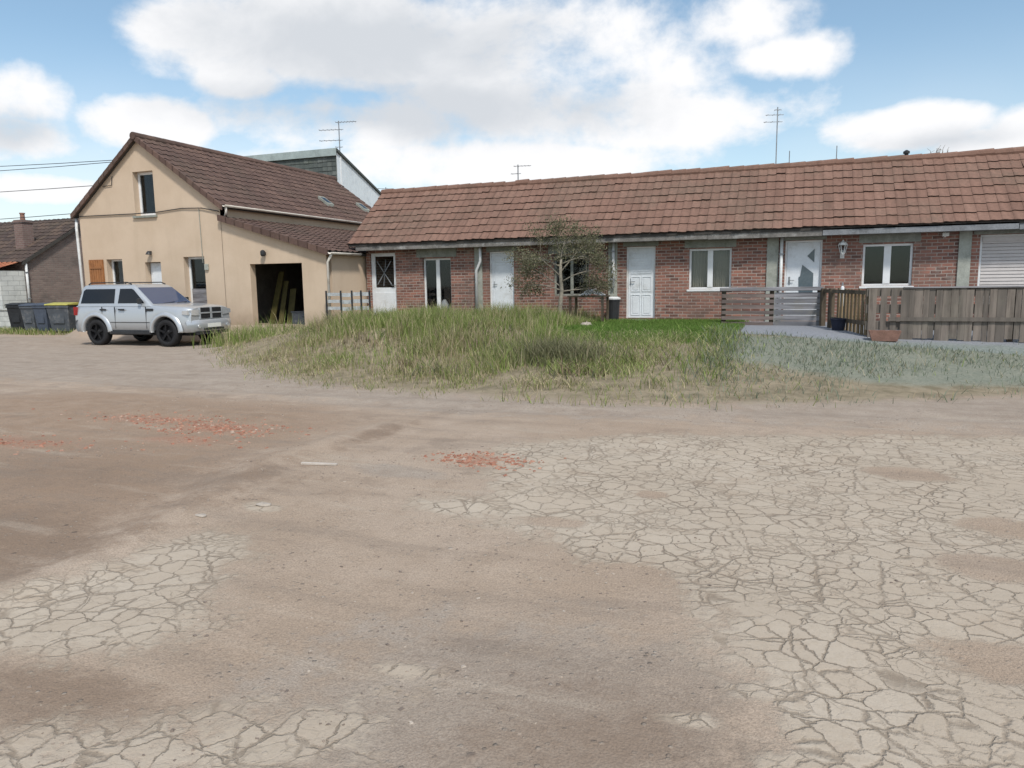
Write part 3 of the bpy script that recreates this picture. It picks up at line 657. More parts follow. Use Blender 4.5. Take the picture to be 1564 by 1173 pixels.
# --- doors
def door_leaf(x0, x1, z0, z1, panels=None, name='door', y=Y0+.08, mat='doorwhite'):
    f = MB(); fw = .045
    f.box(x0, x0+fw, y-.02, y+.06, z0, z1); f.box(x1-fw, x1, y-.02, y+.06, z0, z1); f.box(x0+fw, x1-fw, y-.02, y+.06, z1-fw, z1)
    d_ = MB(); a, b_, c, e = x0+fw+.004, x1-fw-.004, z0+.01, z1-fw-.004; d_.box(a, b_, y, y+.045, c, e)
    do = d_.build(name, M[mat], row, bevel=.004)
    f.build('door_frame', M['white'], do)
    if panels:
        for (u0, u1, v0, v1) in panels:
            p = MB(); X0, X1, Z0, Z1 = a+(b_-a)*u0, a+(b_-a)*u1, c+(e-c)*v0, c+(e-c)*v1
            g = .022
            p.box(X0, X1, y-.014, y-.001, Z0, Z0+g); p.box(X0, X1, y-.014, y-.001, Z1-g, Z1); p.box(X0, X0+g, y-.014, y-.001, Z0+g, Z1-g); p.box(X1-g, X1, y-.014, y-.001, Z0+g, Z1-g)
            p.box(X0+.05, X1-.05, y-.010, y-.001, Z0+.05, Z1-.05)
            p.build('door_panel', M[mat], do, bevel=.004)
    h = MB(); hx = a+.07; hz = c+1.0; h.box(hx-.02, hx+.02, y-.012, y-.001, hz-.11, hz+.09); h.tube([(hx,y-.01,hz),(hx,y-.05,hz),(hx+.12,y-.05,hz)], .010, 8); h.build('handle', M['galv'], do)
    return do
# first door: glazed top with crossed bars, white lower panel
x0, x1, z0, z1 = OPEN['door1']; y = Y0+.06
d = MB(); d.box(x0,x1,y,y+.05,z0,z0+.95); d.box(x0,x0+.14,y,y+.05,z0+.95,z1); d.box(x1-.10,x1,y,y+.05,z0+.95,z1); d.box(x0+.14,x1-.10,y,y+.05,z1-.10,z1)
d.box(x0+.12, x1-.08, y-.015, y-.001, z0+.12, z0+.80)
do = d.build('door', M['doorwhite'], row, bevel=.006)
g = MB(); g.box(x0+.14,x1-.10,y+.02,y+.026,z0+.95,z1-.10); g.build('pane', M['glass'], do)
g = MB()
for a, b_ in (((x0+.2,z0+1.05),(x1-.2,z1-.25)),((x0+.2,z1-.25),(x1-.2,z0+1.05)),((x0+.42,z0+1.0),(x0+.52,z1-.2))):
    g.beam((a[0],y+.012,a[1]),(b_[0],y+.012,b_[1]),.012,.03)
g.build('pane_bars', M['palewood'], do)
h = MB(); h.tube([(x1-.05,y-.005,z0+1.02),(x1-.05,y-.05,z0+1.02),(x1-.17,y-.05,z0+1.02)], .01, 8); h.build('handle', M['galv'], do)
# french window with clutter behind it
fr = OPEN['fr']; fo = pane_frame(*fr, Y0+.1, row, leaves=2, mull=.06, sill=False, name='window')
c = MB(); c.tube([(-10.2,Y0+.42,.6),(-10.22,Y0+.40,.95),(-10.25,Y0+.43,1.15)], [.2,.17,.05], 9); c.build('curtain', M['whitecloth'], fo, smooth=True)
# second door, plain
door_leaf(*OPEN['door2'], panels=[(.08,.92,.06,.83),(.08,.92,.86,.97)])
pane_frame(*OPEN['hid'], Y0+.1, row, mull=.04, mat='lintel', sillmat='lintel')
# third door, six raised panels
x0, x1, z0, z1 = OPEN['door3']
door_leaf(x0, x1, z0, z1, panels=[(.10,.47,.04,.34),(.53,.90,.04,.34),(.10,.47,.38,.60),(.53,.90,.38,.60),(.10,.90,.64,.72),(.10,.90,.75,.83),(.10,.90,.86,.94)])
st = MB(); st.box(x0-.25, x1+.15, Y0-.45, Y0-.003, .42, .60); st.build('doorstep', M['slab'], row, bevel=.01)
a = OPEN['w1']; pane_frame(*a, Y0+.07, row, mull=.07, curtain=[(a[0]+.05,a[0]+.56),(a[0]+.6,a[1]-.05)])
# front door with slanted dark glass pieces
x0, x1, z0, z1 = OPEN['fd']; do = door_leaf(x0, x1, z0, z1); y = Y0+.08
def pg(poly):
    p = MB(); p.prism(poly, lambda u, v, q: (u,q,v), y-.012, y-.002); p.build('door_glass', M['doorglass'], do)
pg([(x0+.53,z0+1.62),(x0+.70,z0+1.80),(x0+.70,z0+1.45)]); pg([(x0+.42,z0+1.40),(x0+.69,z0+1.18),(x0+.69,z0+.62),(x0+.36,z0+.62),(x0+.34,z0+1.08),(x0+.38,z0+1.12)])
a = OPEN['w2']; pane_frame(*a, Y0+.07, row, mull=.08, sillmat='white')
pane_frame(*OPEN['w5'], Y0+.07, row, mull=.08)
# roller shutter
x0, x1, z0, z1 = OPEN['sh']; fo = pane_frame(x0, x1, z0, z1, Y0+.05, row, leaves=1, sill=False, name='shuttered_window', glass='glass')
s = MB(); z = z0+.06
while z < z1-.19: s.add([(x0+.056,Y0+.046,z+.012),(x1-.056,Y0+.046,z+.012),(x1-.056,Y0+.058,z+.078),(x0+.056,Y0+.058,z+.078),(x0+.056,Y0+.07,z),(x1-.056,Y0+.07,z)], [(0,1,2,3),(4,5,1,0)]); z += .08
s.box(x0+.05, x1-.05, Y0+.02, Y0+.07, z1-.155, z1-.04); s.build('roller_shutter', plain('faded_beige_shutter', (.52,.485,.47), .6, .08, 3, dirt=(.42,.39,.37)), fo)
# lantern and flood lamp on the wall
lm = MB(); cx, cz = 1.03, 2.36
lm.box(cx-.05,cx+.05,Y0-.025,Y0-.003,cz-.22,cz-.02); lm.tube([(cx,Y0-.02,cz-.12),(cx,Y0-.10,cz-.20),(cx,Y0-.15,cz-.14)], .014, 8)
fn = lambda a, b_, h_: (cx+a, Y0-.15+b_, h_)
lm.lathe([(.03,cz-.14),(.055,cz-.10),(.055,cz-.09)], fn, 6); lm.lathe([(.115,cz+.10),(.09,cz+.15),(.03,cz+.19),(.012,cz+.23),(0,cz+.235)], fn, 6)
for k in range(6):
    t_ = k*math.pi/3; lm.tube([(cx+.055*math.cos(t_),Y0-.15+.055*math.sin(t_),cz-.09),(cx+.1*math.cos(t_),Y0-.15+.1*math.sin(t_),cz+.10)], .008, 5)
lo = lm.build('wall_lantern', M['lamp'], row)
g = MB(); g.lathe([(.05,cz-.09),(.095,cz+.10)], fn, 6); g.build('lantern_glass', M['glass'], lo)
fl_ = MB(); fl_.box(3.19,3.33,Y0-.12,Y0-.05,2.60,2.69); fl_.box(3.24,3.28,Y0-.05,Y0-.003,2.58,2.72); fl_.build('floodlight', M['lamp'], row, bevel=.01)
# ridge vent and dry weeds on the roof
v = MB(); v.lathe([(.05,4.75),(.05,4.93),(.08,4.93),(.08,4.98),(.02,5.02),(0,5.02)], lambda a, b_, h_: (2.55+a, RY+.05+b_, h_-.08), 12); v.build('vent_cowl', M['blackplastic'], ro)

# ------------------------------------------------------------------ the cream house with its garage
HY = 18.5; HL = 29.0
house = empty('cream_house', (-19.6, HY, .45), 'cream rendered house with a steep dark tiled gable and an open garage lean-to', 'house')
XL, XR, XM = -22.55, -16.62, -19.72; EZH = 4.12; AZ = 6.30
HO = dict(up=(-20.05,-19.2,3.95,5.33), wl=(-21.5,-20.8,1.45,2.60), dr=(-19.82,-19.15,.5,2.47), fr=(-18.2,-17.36,.85,2.60))
w = MB(); wall_y(w, XL, XR, 0, EZH, HY, HY+.3, [(a,b_,c,min(d_,EZH)) for a,b_,c,d_ in HO.values()])
# gable triangle around the top of the tall window
a, b_, c, d_ = HO['up']
def roofz(x): return EZH+(AZ-EZH)*(x-XL)/(XM-XL) if x < XM else EZH+(AZ-EZH)*(XR-x)/(XR-XM)
for yy in (HY, HY+.3):
    for poly in ([(XL,EZH),(a,EZH),(a,roofz(a))], [(a,d_),(b_,d_),(b_,roofz(b_)),(XM,AZ),(a,roofz(a))], [(b_,EZH),(XR,EZH),(b_,roofz(b_))]):
        w.add([(u,yy,v) for u, v in poly], [tuple(range(len(poly)))])
w.add([(a,HY,EZH),(a,HY+.3,EZH),(a,HY+.3,d_),(a,HY,d_)], [(0,1,2,3)]); w.add([(b_,HY,EZH),(b_,HY+.3,EZH),(b_,HY+.3,d_),(b_,HY,d_)], [(0,1,2,3)]); w.add([(a,HY,d_),(b_,HY,d_),(b_,HY+.3,d_),(a,HY+.3,d_)], [(0,1,2,3)])
# drop the false lid inside the tall window (between the two halves)
w.f = [f for f in w.f if not all(abs(w.v[i][2]-EZH) < 1e-6 and a-1e-6 <= w.v[i][0] <= b_+1e-6 for i in f)]; w.m = [0]*len(w.f)
w.box(XL, XL+.3, HY+.3, HL, 0, EZH); w.box(XR-.3, XR, HY+.3, HL, 0, EZH)
w.prism([(XL+.3,0),(XR-.3,0),(XR-.3,EZH),(XM,AZ-.05),(XL+.3,EZH)], lambda u, v, q: (u,q,v), HL-.3, HL)
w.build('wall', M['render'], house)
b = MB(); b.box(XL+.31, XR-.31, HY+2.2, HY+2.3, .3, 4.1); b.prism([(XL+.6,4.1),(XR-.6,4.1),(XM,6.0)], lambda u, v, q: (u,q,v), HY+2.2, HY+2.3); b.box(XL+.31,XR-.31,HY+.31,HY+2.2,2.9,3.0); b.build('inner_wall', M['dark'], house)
r = MB(); OV = .14
for sgn, X0 in ((1, XR), (-1, XL)):
    e0 = Vector((X0+sgn*.16, 0, EZH-.16*(AZ-EZH)/abs(XM-X0)+.09)); tp = Vector((XM, 0, AZ+.09)); s_ = tp-e0; S = s_.length; s_.normalize()
    tiles(r, (e0.x, HY-OV, e0.z), (0,1,0), HL-HY+2*OV, s_, S-.03, .33, .30, amp=.028, jit=.006)
ro = r.build('roof', M['housetile'], house)
dk = MB()
for sgn, X0 in ((1, XR), (-1, XL)):
    k_ = (AZ-EZH)/abs(XM-X0); ex = X0+sgn*.15; ez = EZH-.15*k_
    dk.prism([(ex,ez+.0),(XM,AZ+.003),(XM,AZ+.075),(ex,ez+.075)], lambda u, v, q: (u,q,v), HY-OV+.03, HL+OV-.03)
dk.build('roof_deck', M['soffit'], ro)
vg = MB(); vg.av = .5
for sgn, X0 in ((1, XR), (-1, XL)):
    k_ = (AZ-EZH)/abs(XM-X0); ex = X0+sgn*.2; ez = EZH-.2*k_
    n_ = 13
    for i in range(n_):
        vg.av = random.uniform(.15, 1); t0, t1 = i/n_, (i+1.06)/n_
        A = Vector((ex+(XM-ex)*t0, 0, ez+(AZ-ez)*t0)); B = Vector((ex+(XM-ex)*min(t1,1), 0, ez+(AZ-ez)*min(t1,1)))
        vg.prism([(A.x,A.z-.03+.012),(B.x,B.z-.03),(B.x,B.z+.14),(A.x,A.z+.14+.012)], lambda u, v, q: (u,q,v), HY-OV-.03, HY-OV+.02)
vg.build('verge_tiles', M['housetile'], ro)
rd = MB(); yy = HY-OV-.05
while yy < HL+OV:
    rd.av = random.uniform(.15, 1); rd.tube([(XM,yy,AZ+.105),(XM,yy+.42,AZ+.09)], [.12,.13], 10); yy += .4
rd.build('ridge_tiles', M['housetile'], ro)
# skylights lying in the slope
for yy, L_ in ((25.2,.42),(27.9,.4)):
    k_ = (AZ-EZH)/(XR-XM); xa, xb = -17.75, -17.3; f = MB(); za = EZH+(XR-xa)*k_+.13; zb = EZH+(XR-xb)*k_+.13
    f.add([(xa,yy,za+.10),(xb,yy,zb+.10),(xb,yy+L_,zb+.10),(xa,yy+L_,za+.10),(xa,yy,za-.1),(xb,yy,zb-.1),(xb,yy+L_,zb-.1),(xa,yy+L_,za-.1)], [(0,1,2,3),(0,4,5,1),(1,5,6,2),(2,6,7,3),(3,7,4,0)])
    so = f.build('skylight', M['lintel'], ro)
    g = MB(); q = .07; f4 = [(xa+q,yy+q),(xb-q,yy+q),(xb-q,yy+L_-q),(xa+q,yy+L_-q)]
    g.add([(u,v,EZH+(XR-u)*k_+.236) for u, v in f4]+[(u,v,EZH+(XR-u)*k_+.232) for u, v in f4], [(0,1,2,3),(7,6,5,4),(0,4,5,1),(1,5,6,2),(2,6,7,3),(3,7,4,0)]); g.build('pane', M['carglass'], so)
def gutter(p, q, parent, mat='gutter'):
    g = MB(); p = Vector(p); q = Vector(q); n = 7; vs = []; u = (q-p).normalized(); sd = Vector((-u.y, u.x, 0))
    for e in (p, q):
        for R_ in (.065, .058):
            for k in range(n): t_ = math.pi*k/(n-1); vs.append(e+sd*math.cos(t_)*R_-Vector((0,0,1))*math.sin(t_)*R_)
    fs = []
    for k in range(n-1): fs += [(k,k+1,2*n+k+1,2*n+k), (n+k+1,n+k,3*n+k,3*n+k+1), (k+1,k,n+k,n+k+1), (2*n+k,2*n+k+1,3*n+k+1,3*n+k)]
    fs += [(0,2*n,3*n,n), (n-1,2*n-1,4*n-1,3*n-1)]
    g.add(vs, fs); return g.build('gutter', M[mat], parent, smooth=True)
gutter((XR+.26,HY-.12,EZH+.0),(XR+.26,HL,EZH+.0), house)
pipe([(XR+.25,HY-.02,EZH-.05),(XR+.25,HY-.02,EZH-.22),(XR+.08,HY+.1,EZH-.34)], house, .035, 'gutter')
gutter((XL-.26,HY-.12,EZH+.0),(XL-.26,HL,EZH+.0), house, 'pipe')
pipe([(XL-.2,HY+.05,EZH-.1),(XL-.10,HY-.06,EZH-.45),(XL-.04,HY-.06,.1)], house, .045, 'pipe')
# windows and door of the gable
a, b_, c, d_ = HO['up']; pane_frame(a,b_,c,d_, HY+.2, house, leaves=1, fw=.08, sill=False)
si = MB(); si.box(a-.07,b_+.07,HY-.07,HY+.19,c-.075,c-.003); si.build('sill', M['lintel'], house, bevel=.01)
a, b_, c, d_ = HO['wl']; pane_frame(a,b_,c,d_, HY+.2, house, leaves=1, fw=.06, sill=False)
a, b_, c, d_ = HO['fr']; fo = pane_frame(a,b_,c,d_, HY+.2, house, leaves=1, fw=.07, sill=False)
p = MB(); p.box(a+.07,b_-.07,HY+.205,HY+.25,c+.07,c+.75); p.build('lower_panel', M['plankg'], fo)
a, b_, c, d_ = HO['dr']; p = MB(); p.box(a+.02,b_-.02,HY+.2,HY+.25,c,d_-.02); dd = p.build('door', M['doorwhite'], house, bevel=.006)
p = MB(); p.box(a+.12,b_-.12,HY+.186,HY+.198,c+.2,c+.9); p.box(a+.12,b_-.12,HY+.186,HY+.198,c+1.05,c+1.8); p.build('door_panel', M['doorwhite'], dd, bevel=.004)
p = MB(); p.tube([(b_-.09,HY+.195,1.55),(b_-.09,HY+.15,1.55),(b_-.2,HY+.15,1.55)], .01, 8); p.build('handle', M['galv'], dd)
p = MB(); p.box(-22.25,-21.62,HY-.045,HY-.012,1.45,2.60)
for k in range(6): p.box(-22.25+.105*k+.01,-22.25+.105*k+.095,HY-.058,HY-.046,1.47,2.58)
p.box(-22.2,-21.66,HY-.075,HY-.059,1.66,1.74); p.box(-22.2,-21.66,HY-.075,HY-.059,2.3,2.38); p.build('shutter', M['shutter'], house)
p = MB(); p.lathe([(.03,0),(.07,.05),(.10,.11),(0,.12)], lambda a, b_, h_: (-19.52+a, HY-.1+b_, 2.82-h_), 12); p.box(-19.55,-19.49,HY-.08,HY-.003,2.74,2.82); p.build('wall_lamp', M['blackplastic'], house)
p = MB(); p.box(-17.33,-17.19,HY-.06,HY-.003,2.17,2.36); p.build('meter_box', M['grout'], house, bevel=.01)
# garage lean-to
GX1 = -12.85; GZ0, GZ1 = 3.76, 2.66; G = (-15.62,-13.72,.42,2.32)
gr = empty  # noqa
lt = MB(); wall_y(lt, XR+.002, GX1, 0, 2.55, HY+.012, HY+.25, [G])
lt.prism([(XR+.002,2.55),(GX1,2.55),(GX1,GZ1-.10),(XR+.002,GZ0-.10)], lambda u, v, q: (u,q,v), HY+.012, HY+.25)
lt.box(GX1-.22, GX1, HY+.252, 28.5, 0, 2.54); lt.box(XR+.002, GX1-.222, 25.2, 25.4, 0, 2.6)
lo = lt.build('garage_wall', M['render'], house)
k_ = (GZ0-GZ1)/(GX1-XR); e0 = Vector((GX1+.14, HY-.12, GZ1-.14*k_)); tp = Vector((XR+.012, HY-.12, GZ0)); s_ = tp-e0; S = s_.length; s_.normalize()
r = MB(); tiles(r, e0, (0,1,0), 10.2, s_, S-.02, .33, .30, amp=.026, jit=.006); rr = r.build('garage_roof', M['housetile'], house)
dk = MB(); dk.prism([(e0.x-.02,e0.z-.085),(tp.x,tp.z-.085),(tp.x,tp.z-.012),(e0.x-.02,e0.z-.012)], lambda u, v, q: (u,q,v), HY-.09, 28.6); dk.build('roof_deck', M['soffit'], rr)
vg = MB()
for i in range(12):
    vg.av = random.uniform(.15, 1); A = e0.lerp(tp, i/12); B = e0.lerp(tp, min(1,(i+1.05)/12))
    vg.prism([(A.x,A.z-.11+.012),(B.x,B.z-.11),(B.x,B.z+.07),(A.x,A.z+.07+.012)], lambda u, v, q: (u,q,v), HY-.155, HY-.095)
vg.build('verge_tiles', M['housetile'], rr)
gutter((e0.x+.07,HY-.12,e0.z-.02),(e0.x+.07,20.0,e0.z-.02), house)
pipe([(e0.x+.07,HY-.04,e0.z-.08),(GX1+.06,HY-.02,e0.z-.3),(GX1+.06,HY-.02,.5)], house, .035, 'gutter')
b = MB(); b.box(XR+.01,GX1-.23,25.1,25.19,.2,2.6); b.box(XR+.01,GX1-.23,HY+.26,25.1,.40,.43); b.box(XR+.005,XR+.05,HY+.26,25.1,.2,2.6); b.box(XR+.06,GX1-.23,HY+.26,25.0,2.50,2.54); b.build('garage_interior', plain('garage_wall_grey', (.13,.12,.11), .9, .3, 3), house)
p = MB(); p.lathe([(.05,-.08),(.075,-.03),(.075,.06),(.04,.10),(0,.11)], lambda a, b_, h_: (-15.02+a, HY-.10+b_, 2.62+h_), 12); p.box(-15.05,-14.99,HY-.06,HY+.009,2.58,2.66); p.build('wall_lamp', M['blackplastic'], house)
# things stored in the garage
def gthing(name, mb, mat, label, cat): return tag(mb.build(name, mat), label, cat)
p = MB(); p.beam((-15.5,19.2,.44),(-15.42,19.75,2.1),.22,.03); p.beam((-15.22,19.3,.44),(-15.3,19.8,1.8),.16,.03); p.beam((-15.02,19.5,.44),(-15.12,19.9,1.55),.2,.03); gthing('leaning_boards', p, M['yellow'], 'dull yellow boards leaning together just inside the garage', 'boards')
p = MB(); p.box(-14.9,-13.55,20.6,21.3,.43,1.25); p.box(-15.0,-13.45,20.5,21.4,1.25,1.30); gthing('workbench', p, M['greenstuff'], 'dark green workbench at the back of the garage', 'workbench')
for (xx, yy, s_, lab) in ((-14.6,19.7,.55,'grey storage crate on the garage floor beside the boards'),(-14.05,19.3,.4,'small grey crate near the right side of the garage opening')):
    p = MB(); p.box(xx-s_/2,xx+s_/2,yy-s_/2,yy+s_/2,.43,.43+s_*.7); p.box(xx-s_/2-.02,xx+s_/2+.02,yy-s_/2-.02,yy+s_/2+.02,.43+s_*.7,.43+s_*.76); gthing('storage_crate', p, M['bingrey'], lab, 'crate')
# cable along the gable belongs to the house front
def cable(name, pts, r_, label, group, mat='blackplastic'):
    c = MB(); c.tube(pts, r_, 5); return tag(c.build(name, M[mat], smooth=True), label, 'cable', group)
def sag(a, b_, d_, n=14):
    a = Vector(a); b_ = Vector(b_); return [a.lerp(b_, i/n)-Vector((0,0,d_*4*(i/n)*(1-i/n))) for i in range(n+1)]
c = MB(); c.tube([(XL+.05,HY-.03,4.04),(-21.2,HY-.03,4.03),(-20.1,HY-.03,4.02)]+[(-19.1,HY-.03,4.03),(-18.1,HY-.03,4.10),(-17.3,HY-.04,4.07),(XR,HY-.05,3.94)], .016, 5); c.build('wall_cable', M['blackplastic'], house)
c = MB(); c.tube([(-17.42,HY-.02,4.05),(-17.4,HY-.02,2.4)], .012, 5); c.build('wall_cable', M['lintel'], house)
c = MB(); c.tube([(-21.35,HY-.03,4.95),(-20.95,HY-.03,4.97),(-20.9,HY-.03,5.25)], .012, 5); c.build('wall_cable', M['blackplastic'], house)

# ------------------------------------------------------------------ slate clad building behind
sb = empty('slate_building', (-22, 29.3, .5), 'tall building behind the cream house with slate hung front and pale clad side', 'building')
SX0, SX1, SY0, SY1 = -24.55, -19.58, 29.35, 33.3
b = MB(); b.prism([(SY0+.05,0),(SY1,0),(SY1,5.95),(SY0+.05,7.58)], lambda u, v, q: (q,u,v), SX0+.03, SX1-.03); b.build('wall', M['grout'], sb)
r = MB(); tiles(r, (SX0,SY0,6.0), (1,0,0), SX1-SX0, Vector((0,.0,1)), 1.42, .2, .25, amp=.006, th=.008); r.build('slate_front', M['slate'], sb)
c = MB(); n_ = 16
for i in range(n_):
    a_, b_ = SY0+.02+(SY1-SY0)*i/n_, SY0+.02+(SY1-SY0)*(i+.94)/n_
    zt = lambda q: 7.62-(q-SY0)*.425
    c.prism([(a_,4.5),(b_,4.5),(b_,zt(b_)),(a_,zt(a_))], lambda u, v, q: (q,u,v), SX1-.028, SX1)
c.build('cladding', M['clad'], sb)
c = MB(); c.prism([(SY0-.08,7.62),(SY1+.15,5.91),(SY1+.15,6.0),(SY0-.08,7.74)], lambda u, v, q: (q,u,v), SX0-.08, SX1+.09); c.build('roof', M['slate'], sb)
c = MB(); c.box(SX0-.08, SX1+.05, SY0-.12, SY0-.082, 7.42, 7.745); c.build('flashing', M['zinc'], sb)
c = MB(); c.box(SX1+.002, SX1+.03, SY0+.25, SY0+.33, 5.5, 7.45); c.build('corner_trim', M['white'], sb)

# ------------------------------------------------------------------ buildings at the far left
ob = empty('old_brick_house', (-33, 22, 0), 'old grey brown brick house with dark tiled roof left of the cream house', 'house')
BX, BY0, BY1, BYM = -30.15, 22.0, 28.4, 25.2; bez, brz = 2.80, 4.75
w = MB(); w.prism([(BY0,-.1),(BY1,-.1),(BY1,bez),(BYM,brz-.1),(BY0,bez)], lambda u, v, q: (q,u,v), BX-12, BX); w.build('wall', M['oldbrick'], ob)
s_ = Vector((0,BYM-BY0+.2,brz-bez+.12)); S = s_.length; s_.normalize()
r = MB(); tiles(r, (BX-12.1,BY0-.2,bez-.03), (1,0,0), 12.25, s_, S-.02, .33, .3)
s2_ = Vector((0,-(BYM-BY0+.2),brz-bez+.12)).normalized(); tiles(r, (BX-12.1,BY1+.2,bez-.03), (1,0,0), 12.25, s2_, S-.02, .6, .6)
ro = r.build('roof', M['oldtile'], ob)
v = MB(); v.prism([(BY0-.2,bez-.14),(BYM,brz-.02),(BYM,brz+.10),(BY0-.2,bez+.0)], lambda u, v_, q: (q,u,v_), BX+.06, BX+.17); v.prism([(BY1+.2,bez-.14),(BYM,brz-.02),(BYM,brz+.10),(BY1+.2,bez+.0)], lambda u, v_, q: (q,u,v_), BX+.06, BX+.17); v.build('verge', M['soffit'], ro)
c = MB(); c.box(-31.65,-31.15,22.75,23.25,3.0,4.62); c.box(-31.69,-31.11,22.71,23.29,4.50,4.57); co = c.build('chimney', brick_mat('chimney_brick',(.17,.11,.10),(.22,.15,.135),(.25,.22,.2)), ro)
c = MB(); c.lathe([(.10,4.62),(.085,4.88),(.11,4.88),(.11,4.93),(.07,4.93),(.07,4.75)], lambda a, b_, h_: (-31.4+a,23.0+b_,h_), 12); c.build('chimney_pot', M['planter'], co)
pipe([(BX+.10,BY0-.05,2.72),(BX+.10,BY0-.05,.9)], ob, .05, 'pipe')
wg = empty('block_garage', (-33, 21, 0), 'small white block outbuilding with an orange tiled roof at the left edge', 'shed')
w = MB(); w.box(-38,-30.2,20.9,21.96,-.1,2.42); w.build('wall', M['blocks'], wg)
s_ = Vector((0,1.15,.32)); S = s_.length; s_.normalize(); r = MB(); tiles(r, (-38.1,20.78,2.47), (1,0,0), 7.95, s_, S, .3, .3); r.build('roof', M['orangetile'], wg)
c = MB(); c.box(-38.1,-30.17,20.80,20.83,2.36,2.46); c.build('fascia', M['reddish'], wg)
lw = MB(); lw.box(-38,-28.95,20.3,20.48,-.1,.85); lw.box(-38,-28.92,20.26,20.52,.85,.9); tag(lw.build('block_wall', M['blocks']), 'low white block wall before the outbuilding at the left edge', 'wall')

# wheelie bins
def wheelie(x, y, w_, d_, h_, body, lid, label, rz=0.):
    z = gzf(x, y); o = empty('wheelie_bin', (x,y,z), label, 'bin', 'wheelie bins by the old brick house', rz)
    b = MB(); a, c_ = w_/2*.8, w_/2; e, f = d_/2*.75, d_/2
    b.add([(-a,-e,.06),(a,-e,.06),(a,e,.06),(-a,e,.06),(-c_,-f,h_),(c_,-f,h_),(c_,f,h_),(-c_,f,h_)], [(0,3,2,1),(4,5,6,7),(0,1,5,4),(1,2,6,5),(2,3,7,6),(3,0,4,7)])
    b.box(-c_-.02,c_+.02,-f-.02,-f+.03,h_-.09,h_-.02); b.box(-c_*.5,c_*.5,-f*.93-.0,-f*.93+.02,h_*.35,h_*.7)
    b.build('body', body, o, local=True, bevel=.012)
    l_ = MB(); pr = [(-f-.04,h_+.005),(-f-.02,h_+.05),(0,h_+.10),(f,h_+.07),(f+.05,h_+.005)]
    l_.prism(pr, lambda u, v, q: (q,u,v), -c_-.03, c_+.03); l_.build('lid', lid, o, local=True, bevel=.01)
    hb = MB(); hb.tube([(-c_*.8,f,h_-.03),(-c_*.8,f+.09,h_-.02),(c_*.8,f+.09,h_-.02),(c_*.8,f,h_-.03)], .015, 6); hb.build('handle', body, o, local=True)
    for s_ in (-1, 1):
        k = MB(); k.lathe([(0,0),(.09,0),(.10,.01),(.10,.05),(.09,.06),(0,.06)], lambda p_, q, hh: (s_*(a-.02)+s_*hh, e+.02+p_, .10+q), 14); k.build('wheel', M['black'], o, local=True)
    return o
wheelie(-28.05,20.1,.62,.72,1.0,M['binblack'],M['binblack'],'black wheelie bin leftmost of the row by the old brick house',R(18))
wheelie(-27.2,20.0,.56,.7,.98,M['bingrey'],M['binblue'],'grey wheelie bin with blue grey lid next to the black bin',R(12))
wheelie(-26.42,19.95,.6,.7,1.0,M['binblue'],M['binblue'],'blue grey wheelie bin between the grey bin and the yellow lidded bin',R(6))
wheelie(-25.42,19.95,1.05,.8,1.02,M['bingrey'],M['binlid'],'wide grey bin with a dull yellow lid near the car',R(4))

# ------------------------------------------------------------------ aerials and wires
def aerial(x, y, z0, z1, rods, label, sc=1., name='tv_aerial'):
    o = empty(name, (x,y,z0), label, 'aerial')
    m = MB(); m.tube([(0,0,0),(0,0,z1-z0)], .022*sc, 7); m.build('mast', M['galv'], o, local=True)
    for (zz, L0, L1, nb, az) in rods:
        b = MB(); c, s_ = math.cos(az), math.sin(az); h = z1-z0+zz
        b.tube([(L0*c,L0*s_,h),(L1*c,L1*s_,h)], .012*sc, 5)
        for k in range(nb):
            q = L0+(L1-L0)*(k+.3)/nb; e = .16*sc; b.tube([(q*c-s_*e,q*s_+c*e,h),(q*c+s_*e,q*s_-c*e,h)], .007*sc, 4)
        b.build('antenna_rods', M['galv'], o, local=True)
    return o
aerial(-19.75,29.9,7.35,9.05,[(-.06,-.15,.85,7,.2),(-.38,-.95,.2,6,.25),(-.85,-.95,.15,5,.25),(-1.15,-.2,.15,2,.3)],'tall tv aerial with three rod arrays on the slate clad building',1.1)
aerial(-14.1,24.2,3.0,5.15,[(-.05,-.3,.3,4,.6)],'small tv aerial just left end of the brick row ridge',.8)
aerial(-9.0,24.3,3.0,5.62,[(-.05,-.15,.45,5,.2),(-.3,-.25,.1,2,.2)],'short tv aerial with a single arm behind the middle of the brick row roof',.9)
aerial(-.72,24.2,3.0,6.7,[(-.08,-.1,.12,2,.3),(-.22,-.35,.18,3,.3),(-.42,-.4,.15,3,.3)],'tall tv aerial rising behind the brick row roof against the clouds',.75)
for x_, z_, lab in ((-.35,5.45,'thin bare pole behind the roof just right of the tall aerial'),(.95,5.5,'thin bare pole behind the roof under the right hand cloud')):
    p = MB(); p.tube([(x_,24.4,2.95),(x_,24.4,z_)], .014, 5); tag(p.build('roof_pole', M['galv']), lab, 'pole', 'thin poles behind the roof')
